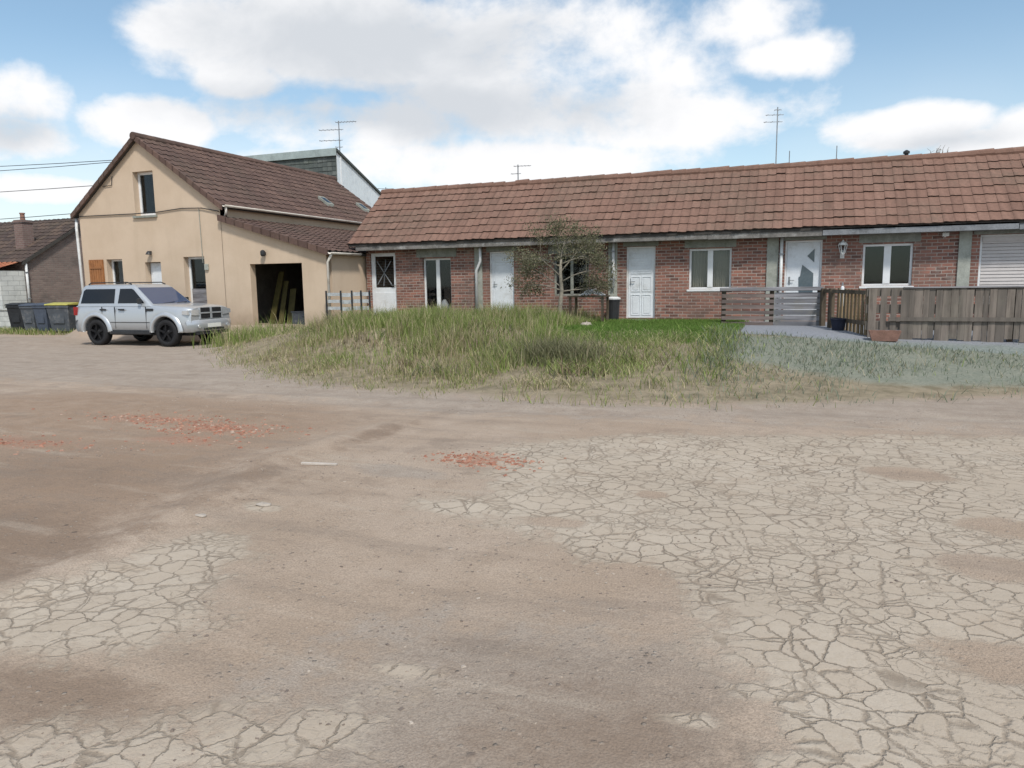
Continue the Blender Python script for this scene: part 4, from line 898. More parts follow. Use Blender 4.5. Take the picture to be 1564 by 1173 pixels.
# dry weeds growing on the ridge
P = np.stack([rng.normal(3.3,.14,14), rng.normal(RY-.02,.02,14)], 1)
wv = MB()
for px_, py_ in P:
    h_ = random.uniform(.08,.26); wv.tube([(px_,py_,4.74),(px_+random.gauss(0,.03),py_,4.76+h_*.6),(px_+random.gauss(0,.07),py_,4.76+h_)], [.007,.005,.003], 4)
tag(wv.build('ridge_weeds', M['bark']), 'dry weed stems sprouting from the ridge of the brick row', 'weeds')
gp = 'overhead wires from the cream house'
W0 = [((-60,20,8.9),(XM-.8,HY,5.75),.5,'highest overhead wire running left from the gable top'),((-60,20.2,8.4),(XM-.9,HY,5.7),.55,'second overhead wire just below the highest one'),
      ((-55,19,6.6),(-21.6,HY-.05,5.0),.35,'middle overhead wire reaching the left slope of the gable'),((-55,19.3,5.2),(XL,HY-.05,4.15),.35,'overhead wire meeting the left eave of the cream house'),((-55,19.6,4.75),(XL,HY-.04,4.0),.3,'lowest overhead wire below the left eave')]
for a_, b_, s_, lab in W0: cable('overhead_wire', sag(a_, b_, s_), .011, lab, gp)

# ------------------------------------------------------------------ fences and small things before the row
# slatted fence on the left part of the terrace
FY = 18.8
fa = empty('slatted_fence', (-.6, FY, .5), 'low grey slatted fence with a thick rail below the front door', 'fence')
p = MB()
for k, xx in enumerate((-1.66,-.55,.5)): p.av = random.random(); p.box(xx-.05,xx+.05,FY+.03,FY+.12,.3,1.37)
p.build('post', M['plankd'], fa)
p = MB(); p.av = .1; p.box(-1.75,.58,FY-.05,FY+.13,1.37,1.46); p.build('top_rail', M['plankg'], fa, bevel=.012)
p = MB()
for k in range(6): p.av = random.random(); z = .55+.132*k; p.box(-1.7,-.5,FY,FY+.025,z,z+.085+random.uniform(-.01,.01))
p.build('slat_panel', M['plankh'], fa)
p = MB()
for k in range(6): p.av = random.random(); z = .53+.135*k; p.box(-.49,.52,FY-.005,FY+.022,z,z+.122)
p.build('slat_panel', M['plankg'], fa)
# return fence with gaps
A = Vector((.58,18.75,0)); B = Vector((1.30,16.35,0)); u = (B-A).normalized(); n = Vector((u.y,-u.x,0))
rf = empty('gapped_fence', (.9,17.6,.5), 'short brown fence of spaced upright boards between the grey fence and the pallet fence', 'fence')
p = MB()
for q, mt in ((.0,0),(.22,0)):
    c = A.lerp(B, q); p.av = random.random(); p.obox(c, u, n, .3, 1.42, .07, .05)
p.build('post', M['plankd'], rf)
p = MB(); Lf = (B-A).length
for k in range(9):
    q = .34+.66*k/8.5; c = A.lerp(B, q); p.av = random.random(); p.obox(c-n*.05, u, n, .50+random.uniform(-.05,.05), 1.40+random.uniform(-.04,.03), .055, .012)
p.build('board_panel', M['planky'], rf)
p = MB(); p.beam(A+Vector((0,0,1.36)), B+Vector((0,0,1.36)), .05, .08); p.beam(A.lerp(B,.25)+Vector((0,0,.75)), B+Vector((0,0,.75)), .05, .08); p.build('rail', M['plankd'], rf)
# folded parasol showing in the gap
pr = empty('folded_parasol', (.98,18.75,.55), 'narrow folded parasol, white above and navy below, in the gap of the fence', 'parasol')
q = MB(); q.tube([(0,0,0),(0,0,1.0)], .02, 8); q.build('pole', M['galv'], pr, local=True)
q = MB(); q.tube([(0,0,.45),(0,0,.6),(0,0,.88),(0,0,.93)], [.07,.06,.04,.015], 10); q.build('canopy', M['whitecloth'], pr, local=True, smooth=True)
q = MB(); q.tube([(0,0,.05),(0,0,.2),(0,0,.449)], [.09,.085,.072], 10); q.build('canopy', M['navy'], pr, local=True, smooth=True)
# pallet fence
PY = 16.3
pf = empty('pallet_fence', (4,PY,.4), 'grey brown fence made of upright pallet boards at the right', 'fence')
p = MB(); xx = 1.34
while xx < 9.5:
    w_ = random.uniform(.085,.15); p.av = random.random()
    g_ = (random.uniform(.002,.008) if random.random() < .93 else random.uniform(.015,.025)) if xx > 1.75 else random.uniform(.05,.08)
    yo = random.uniform(-.012,.008); zb = .42+random.uniform(-.03,.05); zt = 1.42+random.uniform(-.022,.012)
    p.box(xx, xx+w_, PY+yo, PY+yo+.022, zb, zt); xx += w_+g_
p.build('board_panel', M['plankv'], pf)
for z_ in (.62,.95,1.28):
    p = MB(); p.av = .6; p.box(1.30,9.5,PY+.032,PY+.085,z_,z_+.17); p.build('rail', M['plankv'], pf)
p = MB(); p.av = .9; p.box(1.7,6.3,PY-.045,PY-.016,.80,.875); p.build('rail', M['plankv'], pf)
p = MB(); p.av = 0.; p.box(1.95,9.5,PY-.03,PY+.08,1.436,1.462); p.build('cap_rail', M['plankg'], pf)
for xx in (1.36,2.55,3.75,4.95,6.2,7.4,8.6):
    p = MB(); p.av = random.random(); p.box(xx,xx+.09,PY+.088,PY+.17,.25,1.40); p.build('post', M['plankd'], pf)
# brown trough, black pot
z = gzf(1.6,16.0); q = MB()
a, b_, c_, d_ = .22,.28,.09,.12
tr = empty('planter_trough', (1.62,15.98,z), 'brown rectangular planter trough at the foot of the pallet fence', 'planter')
q.add([(-a,-c_,0),(a,-c_,0),(a,c_,0),(-a,c_,0),(-b_,-d_,.2),(b_,-d_,.2),(b_,d_,.2),(-b_,d_,.2),(-b_+.03,-d_+.03,.2),(b_-.03,-d_+.03,.2),(b_-.03,d_-.03,.2),(-b_+.03,d_-.03,.2),(-b_+.03,-d_+.03,.15),(b_-.03,-d_+.03,.15),(b_-.03,d_-.03,.15),(-b_+.03,d_-.03,.15)],
      [(0,3,2,1),(0,1,5,4),(1,2,6,5),(2,3,7,6),(3,0,4,7),(4,5,9,8),(5,6,10,9),(6,7,11,10),(7,4,8,11),(8,9,13,12),(9,10,14,13),(10,11,15,14),(11,8,12,15)]); q.build('trough', M['planter'], tr, local=True)
q = MB(); q.box(-b_+.03,b_-.03,-d_+.03,d_-.03,.14,.165); q.build('soil', M['soffit'], tr, local=True)
z = gzf(.78,17.2); q = MB(); q.lathe([(0,0),(.12,0),(.155,.22),(.165,.22),(.165,.25),(.145,.25),(.135,.2),(0,.19)], lambda a, b_, h_: (.86+a,17.35+b_,z+h_), 18); tag(q.build('plant_pot', M['navy']), 'dark blue black plant pot before the gapped brown fence', 'pot')
# white barrier left of the first door
wf = empty('white_barrier', (-11.9,18.3,.5), 'low white slatted barrier with dark posts left of the first door', 'barrier')
fz = gzf(-11.9,18.3)
p = MB()
for k, z_ in enumerate((.55,.75,.95)): p.box(-12.75,-12.27,18.3,18.325,fz+z_+.02,fz+z_+.11); p.box(-12.24,-11.9,18.29,18.315,fz+z_-.01,fz+z_+.10); p.box(-11.87,-11.3,18.3,18.325,fz+z_+.015,fz+z_+.12)
p.build('slat_panel', plain('weathered_white_slat', (.46,.48,.49), .8, .25, 6, dirt=(.25,.26,.26)), wf)
p = MB()
for xx in (-12.75,-12.255,-11.885,-11.58,-11.3): p.box(xx-.022,xx+.022,18.26,18.288,fz-.15,fz+1.12)
p.build('post', M['blackplastic'], wf)
# table with a pale cover below the tree
tb = empty('garden_table', (-5.2,19.4,gzf(-5.2,19.4)), 'low dark garden table with a crumpled pale cover behind the tree', 'table')
p = MB(); p.box(-.5,.5,-.35,.35,.68,.72); p.build('tabletop', M['plankd'], tb, local=True)
for sx in (-1,1):
    for sy in (-1,1): p = MB(); p.box(sx*.44-.03,sx*.44+.03,sy*.29-.03,sy*.29+.03,0,.678); p.build('leg', M['plankd'], tb, local=True)
p = MB(); nn = 9; vs = []; fs = []
for j in range(nn):
    for i in range(nn):
        uu, vv = i/(nn-1)*2-1, j/(nn-1)*2-1; vs.append((uu*.32, vv*.26, .725+.16*max(0,1-uu*uu)*max(0,1-vv*vv)+random.uniform(0,.05)*(1-abs(uu))))
for j in range(nn-1):
    for i in range(nn-1): a = j*nn+i; fs.append((a,a+1,a+nn+1,a+nn))
q = empty('table_cover', (-5.1,19.4,gzf(-5.2,19.4)+.004), 'crumpled pale cloth lying on the garden table', 'cloth')
p.add(vs, fs); p.build('cloth', M['whitecloth'], q, local=True, smooth=True)
# dark tub with pale lid beside the third door
tbz = .6-.0; q = empty('storage_tub', (-4.7,20.1,gzf(-4.7,20.1)), 'dark tub with a white lid left of the panelled white door', 'tub')
p = MB(); p.lathe([(0,0),(.15,0),(.18,.55),(.19,.55),(.19,.6),(0,.6)], lambda a, b_, h_: (a,b_,h_), 18); p.build('tub', M['blackplastic'], q, local=True, smooth=False)
p = MB(); p.lathe([(.2,.602),(.2,.64),(.12,.67),(0,.675)], lambda a, b_, h_: (a,b_,h_), 18); p.build('lid', M['whitecloth'], q, local=True)
# pale rock
def rock(x, y, s, label, mat='stonew', flat=.6, name='stone', group=None, sx=1.):
    z = gzf(x, y); bm = MB(); n = 8; m = 5; vs = []
    for i in range(m+1):
        ph = math.pi*i/m
        for k in range(n):
            th = 2*math.pi*k/n; r_ = s*(1+random.gauss(0,.12)); vs.append((x+sx*r_*math.sin(ph)*math.cos(th), y+r_*math.sin(ph)*math.sin(th), z+s*flat*.35+r_*flat*math.cos(ph)))
    fs = [(i*n+k, (i+1)*n+k, (i+1)*n+(k+1)%n, i*n+(k+1)%n) for i in range(m) for k in range(n)]
    bm.add(vs, fs); return tag(bm.build(name, M[mat]), label, 'stone', group)
rock(-4.7,17.3,.16,'pale stone lying on the lawn edge right of the tree')
rock(-3.72,4.40,.042,'flat pale stone on the dirt beside the tyre track',flat=.35,sx=1.6)
rock(-3.95,4.0,.03,'small pale stone near the left cracked patch',flat=.35,sx=1.7)
z = gzf(-4.05,5.52); p = MB(); p.add([(-4.2,5.5,z+.004),(-3.86,5.56,z+.004),(-3.87,5.60,z+.004),(-4.21,5.535,z+.004),(-4.2,5.5,z+.02),(-3.86,5.56,z+.018),(-3.87,5.60,z+.018),(-4.21,5.535,z+.02)], [(0,3,2,1),(4,5,6,7),(0,1,5,4),(1,2,6,5),(2,3,7,6),(3,0,4,7)])
tag(p.build('broken_lath', M['boardw']), 'short bleached lath lying on the dirt yard', 'lath')

# ------------------------------------------------------------------ the small tree
def leaf_mat():
    t = NT('olive_leaf'); a = t.attr('tint').outputs['Color']; p = t.bsdf(a, .75, spec=.2)
    tl = t.n('ShaderNodeBsdfTranslucent'); t.l(a, tl.inputs[0]); mx = t.n('ShaderNodeMixShader'); mx.inputs[0].default_value = .25
    t.l(p.outputs[0], mx.inputs[1]); t.l(tl.outputs[0], mx.inputs[2]); t.l(mx.outputs[0], t.out.inputs[0]); return t.m
TX, TY = -5.72, 18.5; TZ = gzf(TX, TY)
tree = empty('small_tree', (TX,TY,TZ), 'small sparse tree with a pale trunk and olive grey leaves before the brick row', 'tree')
tk = MB(); tips = []
def grow(p, d, L, r_, lev):
    pts = [p]; rs = [r_]; n = 4
    for i in range(n):
        d = (d+Vector((random.gauss(0,.13),random.gauss(0,.13),random.gauss(0,.06)))).normalized(); p = p+d*L/n; pts.append(p); rs.append(r_*(1-.45*(i+1)/n))
        if lev >= 2: tips.append((p.copy(), lev))
    (tk if lev < 2 else tw).tube(pts, rs, 7 if lev < 2 else 4)
    if lev < 4:
        for k in range({0:4,1:4,2:3,3:3}[lev]):
            q = pts[random.randint(2,n)] if k else pts[-1]; az = random.random()*6.28; sp = random.uniform(.45,.95)
            d2 = (d+Vector((math.cos(az)*sp,math.sin(az)*sp,random.uniform(-.5,.2)))).normalized(); grow(q, d2, L*random.uniform(.55,.78), rs[-1]*.75, lev+1)
tw = tk
random.seed(21)
tk.tube([(TX,TY,TZ-.15),(TX-.02,TY,TZ+.4),(TX+.03,TY+.01,TZ+.9),(TX,TY,TZ+1.35),(TX+.02,TY,TZ+1.7)], [.075,.06,.052,.042,.03], 8)
for dz_, dv_, L0_ in ((1.0,(-1.0,.1,.55),.75),(1.1,(1.0,-.2,.6),.75),(1.25,(-.5,-.5,.7),.7),(1.35,(.55,.5,.7),.7),(1.5,(-.9,.2,.35),.65),(1.55,(.9,-.1,.3),.65),(.85,(.8,.2,.25),.6),(.9,(-.8,-.2,.3),.6),(1.68,(.1,.3,.9),.5),(1.68,(-.2,-.3,.8),.5)):
    grow(Vector((TX,TY,TZ+dz_)), Vector(dv_).normalized(), L0_, .019, 1)
to = tk.build('trunk', M['bark'], tree, smooth=True)
NL = 14000; ci = rng.integers(0, len(tips), NL); base = np.array([tips[i][0] for i in ci])+rng.normal(0,.085,(NL,3))
ax = rng.normal(size=(NL,3)); ax /= np.linalg.norm(ax,axis=1)[:,None]; bx = np.cross(ax, rng.normal(size=(NL,3))); bx /= np.linalg.norm(bx,axis=1)[:,None]
L_ = rng.uniform(.014,.042,NL)[:,None]; V = np.stack([base-ax*L_, base+bx*L_*.35, base+ax*L_, base-bx*L_*.35],1).reshape(-1,3)
Cc = np.repeat(np.concatenate([colmix(NL,[(.16,.155,.09),(.125,.13,.075),(.22,.20,.13),(.10,.11,.06),(.25,.22,.16)],[3,3,2,2,1]),np.ones((NL,1))],1),4,0)
lf = np_mesh('crown', V-np.array([TX,TY,TZ]), np.arange(NL*4).reshape(-1,4), leaf_mat(), {'tint': Cc}, False); lf.parent = tree
# a dark clump of weeds on the front of the bank
cl_ = Field(); P = np.stack([rng.normal(-4.05,.45,1500), rng.normal(12.6,.28,1500)],1)
cl_.add(P, rng.uniform(.12,.48,1500), rng.uniform(.01,.022,1500), colmix(1500,[(.17,.175,.09),(.21,.21,.12),(.28,.25,.16)],[3,3,2]), .7)
o = np_mesh('weed_clump', np.concatenate(cl_.V), np.concatenate(cl_.F), BLADE, {'tint': np.concatenate(cl_.C)}); tag(o, 'dark olive clump of weeds on the front of the grassy bank', 'weeds')

# ------------------------------------------------------------------ the silver car
def car_paint():
    t = NT('silver_car_paint'); pv = t.pos(); n = t.noise(500,2,.5,pv); d_ = t.noise(3,5,.6,pv)
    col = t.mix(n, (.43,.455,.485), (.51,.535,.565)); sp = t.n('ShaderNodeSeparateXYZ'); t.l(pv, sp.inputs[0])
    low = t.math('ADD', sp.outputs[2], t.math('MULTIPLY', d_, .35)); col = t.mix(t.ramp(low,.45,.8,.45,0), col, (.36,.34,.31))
    t.bsdf(col, .32, metal=.45, spec=.5, coat=.5); return t.m
PAINT = car_paint()
M['chrome'] = plain('headlamp_lens', (.62,.65,.68), .12, .1, 20, metal=.5, spec=.6)
M['tail'] = plain('tail_lamp_red', (.28,.02,.02), .2, .2, 10)
M['plate'] = plain('plate_white', (.7,.7,.66), .5, .05, 10)
M['rim'] = plain('dark_alloy', (.022,.022,.025), .4, .2, 10, metal=.6)
car = empty('silver_suv', (-17.72,16.72,0), 'boxy silver four wheel drive car parked before the cream house', 'car', rz=.035)
WB = 1.265; XF, XB = 2.06, -2.10; ZC = .385; RA = .475
def halfw(x):
    w_ = .905
    if x > 1.55: w_ -= .115*((x-1.55)/.51)**2
    if x < -1.75: w_ -= .06*((-1.75-x)/.35)**2
    return w_
def zbot(x):
    z = .44 if -1.8 < x < 1.75 else .40
    for xw in (-WB, WB):
        if abs(x-xw) < RA: z = max(z, ZC+math.sqrt(RA*RA-(x-xw)**2))
    return z
def ztop(x):
    if x < .75: return 1.15
    if x < 1.80: return 1.16-.055*((x-.75)/1.05)**1.6
    return 1.105-.06*((x-1.8)/.26)**2
sx = sorted(set([round(v,4) for v in list(np.linspace(XB,XF,70))+[s_*WB+RA*math.cos(t_)*.999 for s_ in (-1,1) for t_ in np.linspace(0,math.pi,15)]]))
bd = MB(); rows = []
for x in sx:
    w_, zb, zt = halfw(x), zbot(x), ztop(x); zm = lambda q: zb+(zt-zb)*q
    sec = [(w_-.30,zb+.02),(w_-.04,zb),(w_-.008,zb+.035),(w_+.0,zm(.35)),(w_-.012,zm(.66)),(w_-.03,zm(.82)),(w_-.055,zt-.035),(w_-.10,zt-.004),(w_-.16,zt+.008)]
    hood = .022 if x > .75 else 0.
    sec += [(w_*.62,zt+.012+hood),(w_*.3,zt+.018+hood),(0,zt+.02+hood)]
    rows.append(sec)
ns = len(rows[0]); full = []
for i, x in enumerate(sx):
    s_ = rows[i]; full += [(x,y,z) for y, z in s_]+[(x,-y,z) for y, z in reversed(s_[:-1])]
m_ = 2*ns-1; fs = [(i*m_+k, i*m_+k+1, (i+1)*m_+k+1, (i+1)*m_+k) for i in range(len(sx)-1) for k in range(m_-1)]
fs += [tuple(range(m_)), tuple((len(sx)-1)*m_+k for k in range(m_-1,-1,-1))]
bd.add(full, fs)
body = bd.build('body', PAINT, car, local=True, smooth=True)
bm_ = body.modifiers.new('e','EDGE_SPLIT'); bm_.split_angle = R(42)
# under-body
u_ = MB(); u_.box(-1.95,1.9,-.62,.62,.30,.98); u_.box(-.78,.78,-.84,.84,.33,.45); u_.build('underbody', M['black'], car, local=True)
# greenhouse
def gh_loop(t_, inset=0, z=None):
    z0_, z1_ = 1.13, 1.70; zz = z0_+(z1_-z0_)*t_ if z is None else z
    xr_ = -2.03+.13*t_+inset; xf_ = .80-.72*t_-inset*1.5; yw = .845-.145*t_-inset; rr = .10; pts = []
    for cx, cy, a0 in ((xf_-rr,yw-rr,0),(xr_+rr,yw-rr,90),(xr_+rr,-yw+rr,180),(xf_-rr,-yw+rr,270)):
        for k in range(5): a = R(a0+90*k/4); pts.append((cx+rr*math.cos(a), cy+rr*math.sin(a), zz))
    return pts
gh = MB(); L4 = [gh_loop(0), gh_loop(.5), gh_loop(.93), gh_loop(1,.035,1.725), gh_loop(1,.11,1.755), gh_loop(1,.30,1.768)]
vs = [p_ for l_ in L4 for p_ in l_]; n_ = len(L4[0]); fs = [(i*n_+k, i*n_+(k+1)%n_, (i+1)*n_+(k+1)%n_, (i+1)*n_+k) for i in range(len(L4)-1) for k in range(n_)]; fs.append(tuple((len(L4)-1)*n_+k for k in range(n_)))
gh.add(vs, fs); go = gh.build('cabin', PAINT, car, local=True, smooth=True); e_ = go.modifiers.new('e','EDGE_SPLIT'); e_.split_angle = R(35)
ysd = lambda z: .845-.145*(z-1.13)/.57
def sidewin(poly, name='side_window'):
    for s_ in (-1, 1):
        g = MB(); n = len(poly); a = [(x, s_*(ysd(z)+.006), z) for x, z in poly]; b_ = [(x, s_*(ysd(z)-.012), z) for x, z in poly]
        g.add(a+b_, [tuple(range(n)), tuple(range(2*n-1,n-1,-1))]+[(i,(i+1)%n,n+(i+1)%n,n+i) for i in range(n)]); g.build(name, M['carglass'], car, local=True)
sidewin([(-1.86,1.22),(-.60,1.22),(-.62,1.63),(-1.72,1.63),(-1.80,1.58)]); sidewin([(-.46,1.22),(.50,1.22),(.42,1.30),(.06,1.60),(-.02,1.63),(-.44,1.63)])
xfr = lambda z: .80-.72*(z-1.13)/.57
g = MB(); A_ = [(xfr(1.20)+.012,-.72,1.20),(xfr(1.20)+.012,.72,1.20),(xfr(1.66)+.012,.64,1.66),(xfr(1.66)+.012,-.64,1.66)]; g.add(A_+[(x-.02,y,z-.01) for x,y,z in A_], [(0,1,2,3),(7,6,5,4),(0,4,5,1),(1,5,6,2),(2,6,7,3),(3,7,4,0)]); g.build('windscreen', M['screenglass'], car, local=True)
xrr = lambda z: -2.03+.13*(z-1.13)/.57
g = MB(); A_ = [(xrr(1.24)-.01,-.68,1.24),(xrr(1.24)-.01,.68,1.24),(xrr(1.62)-.01,.6,1.62),(xrr(1.62)-.01,-.6,1.62)]; g.add(A_+[(x+.02,y,z) for x,y,z in A_], [(3,2,1,0),(4,5,6,7),(0,1,5,4),(1,2,6,5),(2,3,7,6),(3,0,4,7)]); g.build('rear_window', M['carglass'], car, local=True)
for s_ in (-1, 1):
    rl = MB(); rl.tube([(-1.7,s_*.63,1.76),(-1.6,s_*.63,1.81),(-.25,s_*.63,1.81),(-.1,s_*.63,1.755)], .018, 6); rl.build('roof_rail', M['blackplastic'], car, local=True)
    mr = MB(); mr.box(.36,.46,s_*.86-(.10 if s_ < 0 else -.0),s_*.86+(.10 if s_ > 0 else .0),1.20,1.36); mr.build('wing_mirror', M['blackplastic'], car, local=True, bevel=.025)
    for xw in (-WB, WB):
        fl2 = MB(); pts = []; n = 18; vs = []; fs = []
        for i in range(n+1):
            a = R(-18+216*i/n); c, s3 = math.cos(a), math.sin(a); w_ = halfw(xw)
            for (rr, yy) in ((RA-.012,w_-.05),(RA-.012,w_+.035),(RA+.03,w_+.05),(RA+.085,w_+.028),(RA+.12,w_-.01)):
                zz = ZC+rr*s3; vs.append((xw+rr*c, s_*yy, max(zz,.40)))
        for i in range(n):
            for k in range(4): q = i*5+k; fs.append((q,q+1,q+6,q+5))
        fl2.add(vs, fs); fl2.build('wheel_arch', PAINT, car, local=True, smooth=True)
        wh = empty  # noqa
        ty = MB(); f0 = lambda a, b_, h_: (xw+a, s_*h_, ZC+b_)
        ty.lathe([(.25,.66),(.34,.66),(.375,.69),(.385,.74),(.385,.83),(.375,.875),(.35,.90),(.27,.905),(.255,.89)], f0, 32); to_ = ty.build('tyre', M['black'], car, local=True, smooth=True)
        rm = MB(); rm.lathe([(.257,.70),(.257,.895),(.235,.895),(.225,.83),(.09,.84),(.06,.875),(0,.875)], f0, 32)
        for k in range(5):
            a = 2*math.pi*k/5+.3
            rm.beam((xw+.05*math.cos(a), s_*.868, ZC+.05*math.sin(a)), (xw+.24*math.cos(a), s_*.885, ZC+.24*math.sin(a)), .03, .055)
        rm.build('rim', M['rim'], to_, local=True)
    hd = MB()
    for xh in (-.95,.0-.27): hd.box(xh-.11,xh+.11,*sorted((s_*.897,s_*.93)),1.02,1.065)
    hd.build('door_handle', M['blackplastic'], car, local=True, bevel=.01)
    vn = MB(); vn.box(.62,.86,*sorted((s_*.885,s_*.908)),1.0,1.07); vn.build('side_vent', M['blackplastic'], car, local=True, bevel=.008)
    sm = MB(); sm.box(-.72,.72,*sorted((s_*.90,s_*.916)),.675,.69)
    for xx in (-.53,.60,-1.0): sm.box(xx-.004,xx+.004,*sorted((s_*.88,s_*.9085)),.50 if xx > -.9 else .93,1.12)
    sm.build('door_seam', M['rim'], car, local=True)
    rk = MB(); rk.box(-.76,.76,*sorted((s_*.80,s_*.93)),.34,.43); rk.build('side_step', M['blackplastic'], car, local=True, bevel=.015)
    hl = MB(); hl.prism([(s_*.47,.86),(s_*.76,.88),(s_*.775,1.02),(s_*.47,1.02)], lambda u, v, q: (q,u,v), XF-.05, XF+.022); hl.prism([(XF-.22,.90),(XF-.03,.89),(XF-.03,1.01),(XF-.22,1.0)], lambda u, v, q: (u,q,v), s_*.79, s_*(halfw(XF-.2)+.012)); hl.build('headlamp', M['chrome'], car, local=True)
    tl_ = MB(); tl_.box(XB-.012,XB+.12,*sorted((s_*.72,s_*.875)),.88,1.12); tl_.build('tail_lamp', M['tail'], car, local=True)
    fg = MB(); fg.lathe([(.055,0),(.055,.02),(0,.022)], lambda a, b_, h_: (XF+.085+h_, s_*.58+a, .56+b_), 14); fg.build('fog_lamp', M['chrome'], car, local=True)
# bumpers and grille
def bumper(x0_, dirn):
    b = MB(); n = 12; vs = []; fs = []
    for i in range(n+1):
        t_ = -1+2*i/n; y = .90*t_; dx = .085-.16*abs(t_)**4; xx = x0_+dirn*dx
        for (dz, o_) in ((.40,-.04),(.44,.0),(.60,.02),(.72,.0),(.74,-.05)): vs.append((xx+dirn*o_, y, dz))
    for i in range(n):
        for k in range(4): q = i*5+k; fs.append((q,q+1,q+6,q+5))
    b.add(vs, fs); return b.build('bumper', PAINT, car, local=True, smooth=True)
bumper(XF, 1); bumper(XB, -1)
b = MB(); b.box(XF-.04,XF+.07,-.62,.62,.33,.405); b.box(XF+.09,XF+.10,-.40,.40,.44,.50); b.build('lower_intake', M['blackplastic'], car, local=True)
gl = MB()
for y0_, y1_ in ((-.42,-.035),(.035,.42)):
    for z0_, z1_ in ((.775,.905),(.945,1.07)): gl.box(XF-.02,XF+.012,y0_,y1_,z0_,z1_)
gl.build('grille', M['black'], car, local=True)
gf = MB(); gf.box(XF-.02,XF+.03,-.46,.46,.905,.945); gf.box(XF-.02,XF+.03,-.035,.035,.755,.904); gf.box(XF-.02,XF+.03,-.035,.035,.946,1.08); gf.box(XF-.02,XF+.03,-.46,-.421,.755,.904); gf.box(XF-.02,XF+.03,.421,.46,.755,.904); gf.box(XF-.02,XF+.03,-.46,-.421,.946,1.08); gf.box(XF-.02,XF+.03,.421,.46,.946,1.08)
gf.build('grille_bars', PAINT, car, local=True, bevel=.008)
np_ = MB(); np_.box(XF+.107,XF+.118,-.26,.26,.52,.63); np_.build('number_plate', M['plate'], car, local=True)
wp = MB()
for y_ in (-.4,.1): wp.beam((.80,y_,1.205),(.70,y_+.5,1.235),.012,.012)
wp.build('wiper', M['black'], car, local=True)

# ------------------------------------------------------------------ sky and light
SUN_EL, SUN_AZ = R(52), R(140)      # azimuth clockwise from +Y (behind the camera, to the right)
world = bpy.data.worlds.new('World'); scene.world = world; world.use_nodes = True
nt = world.node_tree; nt.nodes.clear()
class WT(NT):
    def __init__(s, tree): s.t = tree
W = WT(nt); out = W.n('ShaderNodeOutputWorld')
sky = W.n('ShaderNodeTexSky', sky_type='NISHITA'); sky.sun_disc = False; sky.sun_elevation = SUN_EL; sky.sun_rotation = SUN_AZ
sky.air_density = 1.0; sky.dust_density = .6; sky.ozone_density = 1.5
bg = W.n('ShaderNodeBackground'); bg.inputs[1].default_value = .12; W.l(W.mix(1.0, W.mix(.14, sky.outputs[0], (4.2,4.6,4.8)), (.94,1.05,1.03), 'MULTIPLY'), bg.inputs[0])
tc = W.n('ShaderNodeTexCoord').outputs['Generated']
sp = W.n('ShaderNodeSeparateXYZ'); W.l(tc, sp.inputs[0])
az = W.math('ARCTAN2', sp.outputs[0], sp.outputs[1]); el = W.math('ARCSINE', sp.outputs[2])
cv = W.n('ShaderNodeCombineXYZ'); W.l(az, cv.inputs[0]); W.l(W.math('MULTIPLY', el, 1.35), cv.inputs[1])
wn = W.n('ShaderNodeTexNoise'); wn.inputs['Scale'].default_value = 7; wn.inputs['Detail'].default_value = 5; W.l(cv.outputs[0], wn.inputs['Vector'])
n1 = W.noise(4.2, 9, .58, cv.outputs[0], dist=.25); n2 = W.noise(11, 7, .6, cv.outputs[0]); n3 = W.noise(2.1, 4, .5, cv.outputs[0])
BLOBS = []   # (azimuth deg, elevation deg, half width deg, half height deg, gain)
BLOBS = [(-53.3,11.7,3.0,2.3,1.00),(-53.8,9.6,4.0,1.7,1.00),(-45.8,10.7,5.0,2.0,1.45),(-39.9,14.0,3.3,1.6,1.20),(-33.0,17.4,15.7,4.1,1.30),(-33.3,11.2,11.0,2.6,1.10),(-17.4,15.0,14.0,5.7,1.40),(-24.8,8.8,22.9,2.1,1.00),(-4.8,17.2,5.2,2.2,0.80),(-1.3,15.0,4.6,1.6,0.90),(-9.3,11.2,10.7,2.6,1.10),(6.6,9.7,6.3,1.8,1.35),(12.8,9.0,2.6,1.9,1.00),(-52.7,6.3,4.1,1.1,1.00),(10.7,8.5,4.1,1.2,1.00),(-44.3,16.9,3.3,1.7,1.00),]
SHADE = [(-31.2,17.1,14.3,3.2,1.00),(-27.6,12.7,14.5,2.0,1.00),(-53.8,9.8,2.8,1.3,0.90),(-15.0,12.5,7.1,2.0,0.80),(8.9,8.7,5.6,0.9,0.70),]
def blob(a, e, ra, re, gain):
    dx = W.math('DIVIDE', W.math('SUBTRACT', az, R(a)), R(ra)); dy = W.math('DIVIDE', W.math('SUBTRACT', el, R(e)), R(re))
    q = W.math('ADD', W.math('MULTIPLY', dx, dx), W.math('MULTIPLY', dy, dy)); return W.math('MULTIPLY', W.math('SUBTRACT', 1, W.math('SQRT', q)), gain), dy
cover = None; shade = None
for b_ in BLOBS:
    v, dy = blob(*b_); cover = v if cover is None else W.math('SMOOTH_MAX', cover, v, .15)
far = W.math('MAXIMUM', W.math('SUBTRACT', W.math('ABSOLUTE', W.math('SUBTRACT', az, R(-21))), R(52)), W.math('SUBTRACT', el, R(38)))
base = W.math('SUBTRACT', W.math('MULTIPLY', n3, 1.6), .72)
fz_ = W.ramp(far, -.05, .25)
cov = W.math('ADD', W.math('MULTIPLY', W.math('MAXIMUM', cover, -1.2), W.math('SUBTRACT', 1, fz_)), W.math('MULTIPLY', base, fz_))
n4 = W.noise(24, 6, .6, cv.outputs[0])
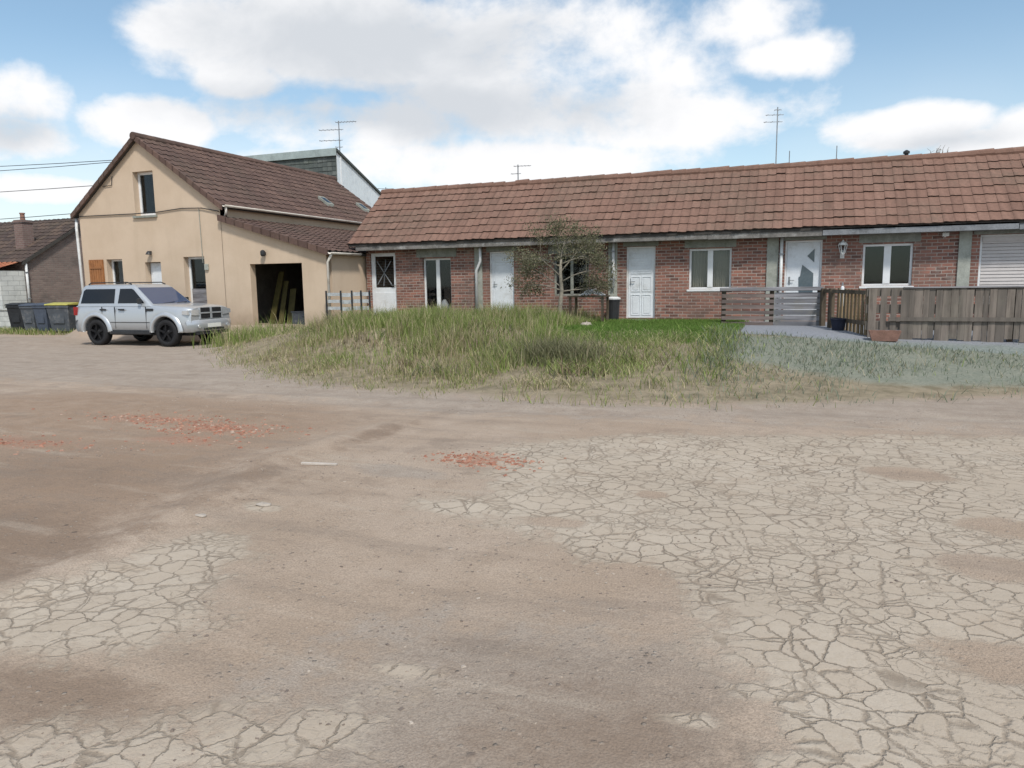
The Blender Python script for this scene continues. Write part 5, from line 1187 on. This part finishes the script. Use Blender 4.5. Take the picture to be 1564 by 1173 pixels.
den = W.math('ADD', W.math('MULTIPLY', W.math('MINIMUM', cov, .55), .85), W.math('ADD', W.math('MULTIPLY', W.math('SUBTRACT', n1, .5), 1.9), W.math('ADD', W.math('MULTIPLY', W.math('SUBTRACT', n2, .5), .8), W.math('MULTIPLY', W.math('SUBTRACT', n4, .5), .35))))
veil = W.math('MULTIPLY', W.ramp(el, .05, .30, .55, .0), W.ramp(n3, .3, .6, .3, 1))
mask = W.math('MAXIMUM', W.ramp(den, -.10, .46), veil)
# underside shading: density a little higher up in the sky, so tops stay white and bases go grey
cv2 = W.n('ShaderNodeVectorMath', operation='ADD'); W.l(cv.outputs[0], cv2.inputs[0]); cv2.inputs[1].default_value = (-.012,.045,0)
m1_ = W.noise(4.2, 9, .58, cv2.outputs[0], dist=.25)
under = W.math('ADD', W.math('MULTIPLY', W.math('SUBTRACT', m1_, n1), 2.2), W.math('MULTIPLY', W.math('SUBTRACT', n3, .47), 2.4))
sh_ = None
for b_ in SHADE:
    v, dy = blob(*b_); sh_ = v if sh_ is None else W.math('SMOOTH_MAX', sh_, v, .2)
thick = W.ramp(W.math('ADD', W.math('MULTIPLY', under, .75), W.math('MULTIPLY', W.math('MAXIMUM', sh_, -.7), .75)), -.30, .75)
ccol = W.mix(W.math('MULTIPLY', thick, .9), (.80,.80,.81), (.51,.54,.58))
bg2 = W.n('ShaderNodeBackground'); bg2.inputs[1].default_value = 1.0; W.l(ccol, bg2.inputs[0])
mx = W.n('ShaderNodeMixShader'); W.l(mask, mx.inputs[0]); W.l(bg.outputs[0], mx.inputs[1]); W.l(bg2.outputs[0], mx.inputs[2]); W.l(mx.outputs[0], out.inputs[0])
sun = bpy.data.lights.new('sun', 'SUN'); sun.energy = 2.6; sun.angle = R(7); sun.color = (1,.95,.87)
so = bpy.data.objects.new('sun', sun); COL.objects.link(so)
sd = Vector((math.sin(SUN_AZ)*math.cos(SUN_EL), math.cos(SUN_AZ)*math.cos(SUN_EL), math.sin(SUN_EL)))
so.rotation_euler = sd.to_track_quat('Z', 'Y').to_euler(); so.location = sd*60

# ------------------------------------------------------------------ camera
cam = bpy.data.cameras.new('camera'); co = bpy.data.objects.new('camera', cam); COL.objects.link(co); scene.camera = co
cam.sensor_fit = 'HORIZONTAL'; cam.sensor_width = 36; cam.lens = 36*1130/1564; cam.clip_end = 3000; cam.clip_start = .05
PITCH, ROLL, YAW = R(7.8), R(.8), R(21)
fwd = Vector((-math.sin(YAW)*math.cos(PITCH), math.cos(YAW)*math.cos(PITCH), -math.sin(PITCH))); rt = Vector((math.cos(YAW), math.sin(YAW), 0)); up = rt.cross(fwd)
c, s = math.cos(ROLL), math.sin(ROLL); cr = rt*c-up*s; cu = rt*s+up*c
mw = Matrix((cr, cu, -fwd)).transposed().to_4x4(); mw.translation = (0, 0, 1.65); co.matrix_world = mw
vs_ = scene.view_settings; scene.display_settings.display_device = 'sRGB'; vs_.view_transform = 'Standard'; vs_.look = 'None'; vs_.exposure = .34; vs_.gamma = 1
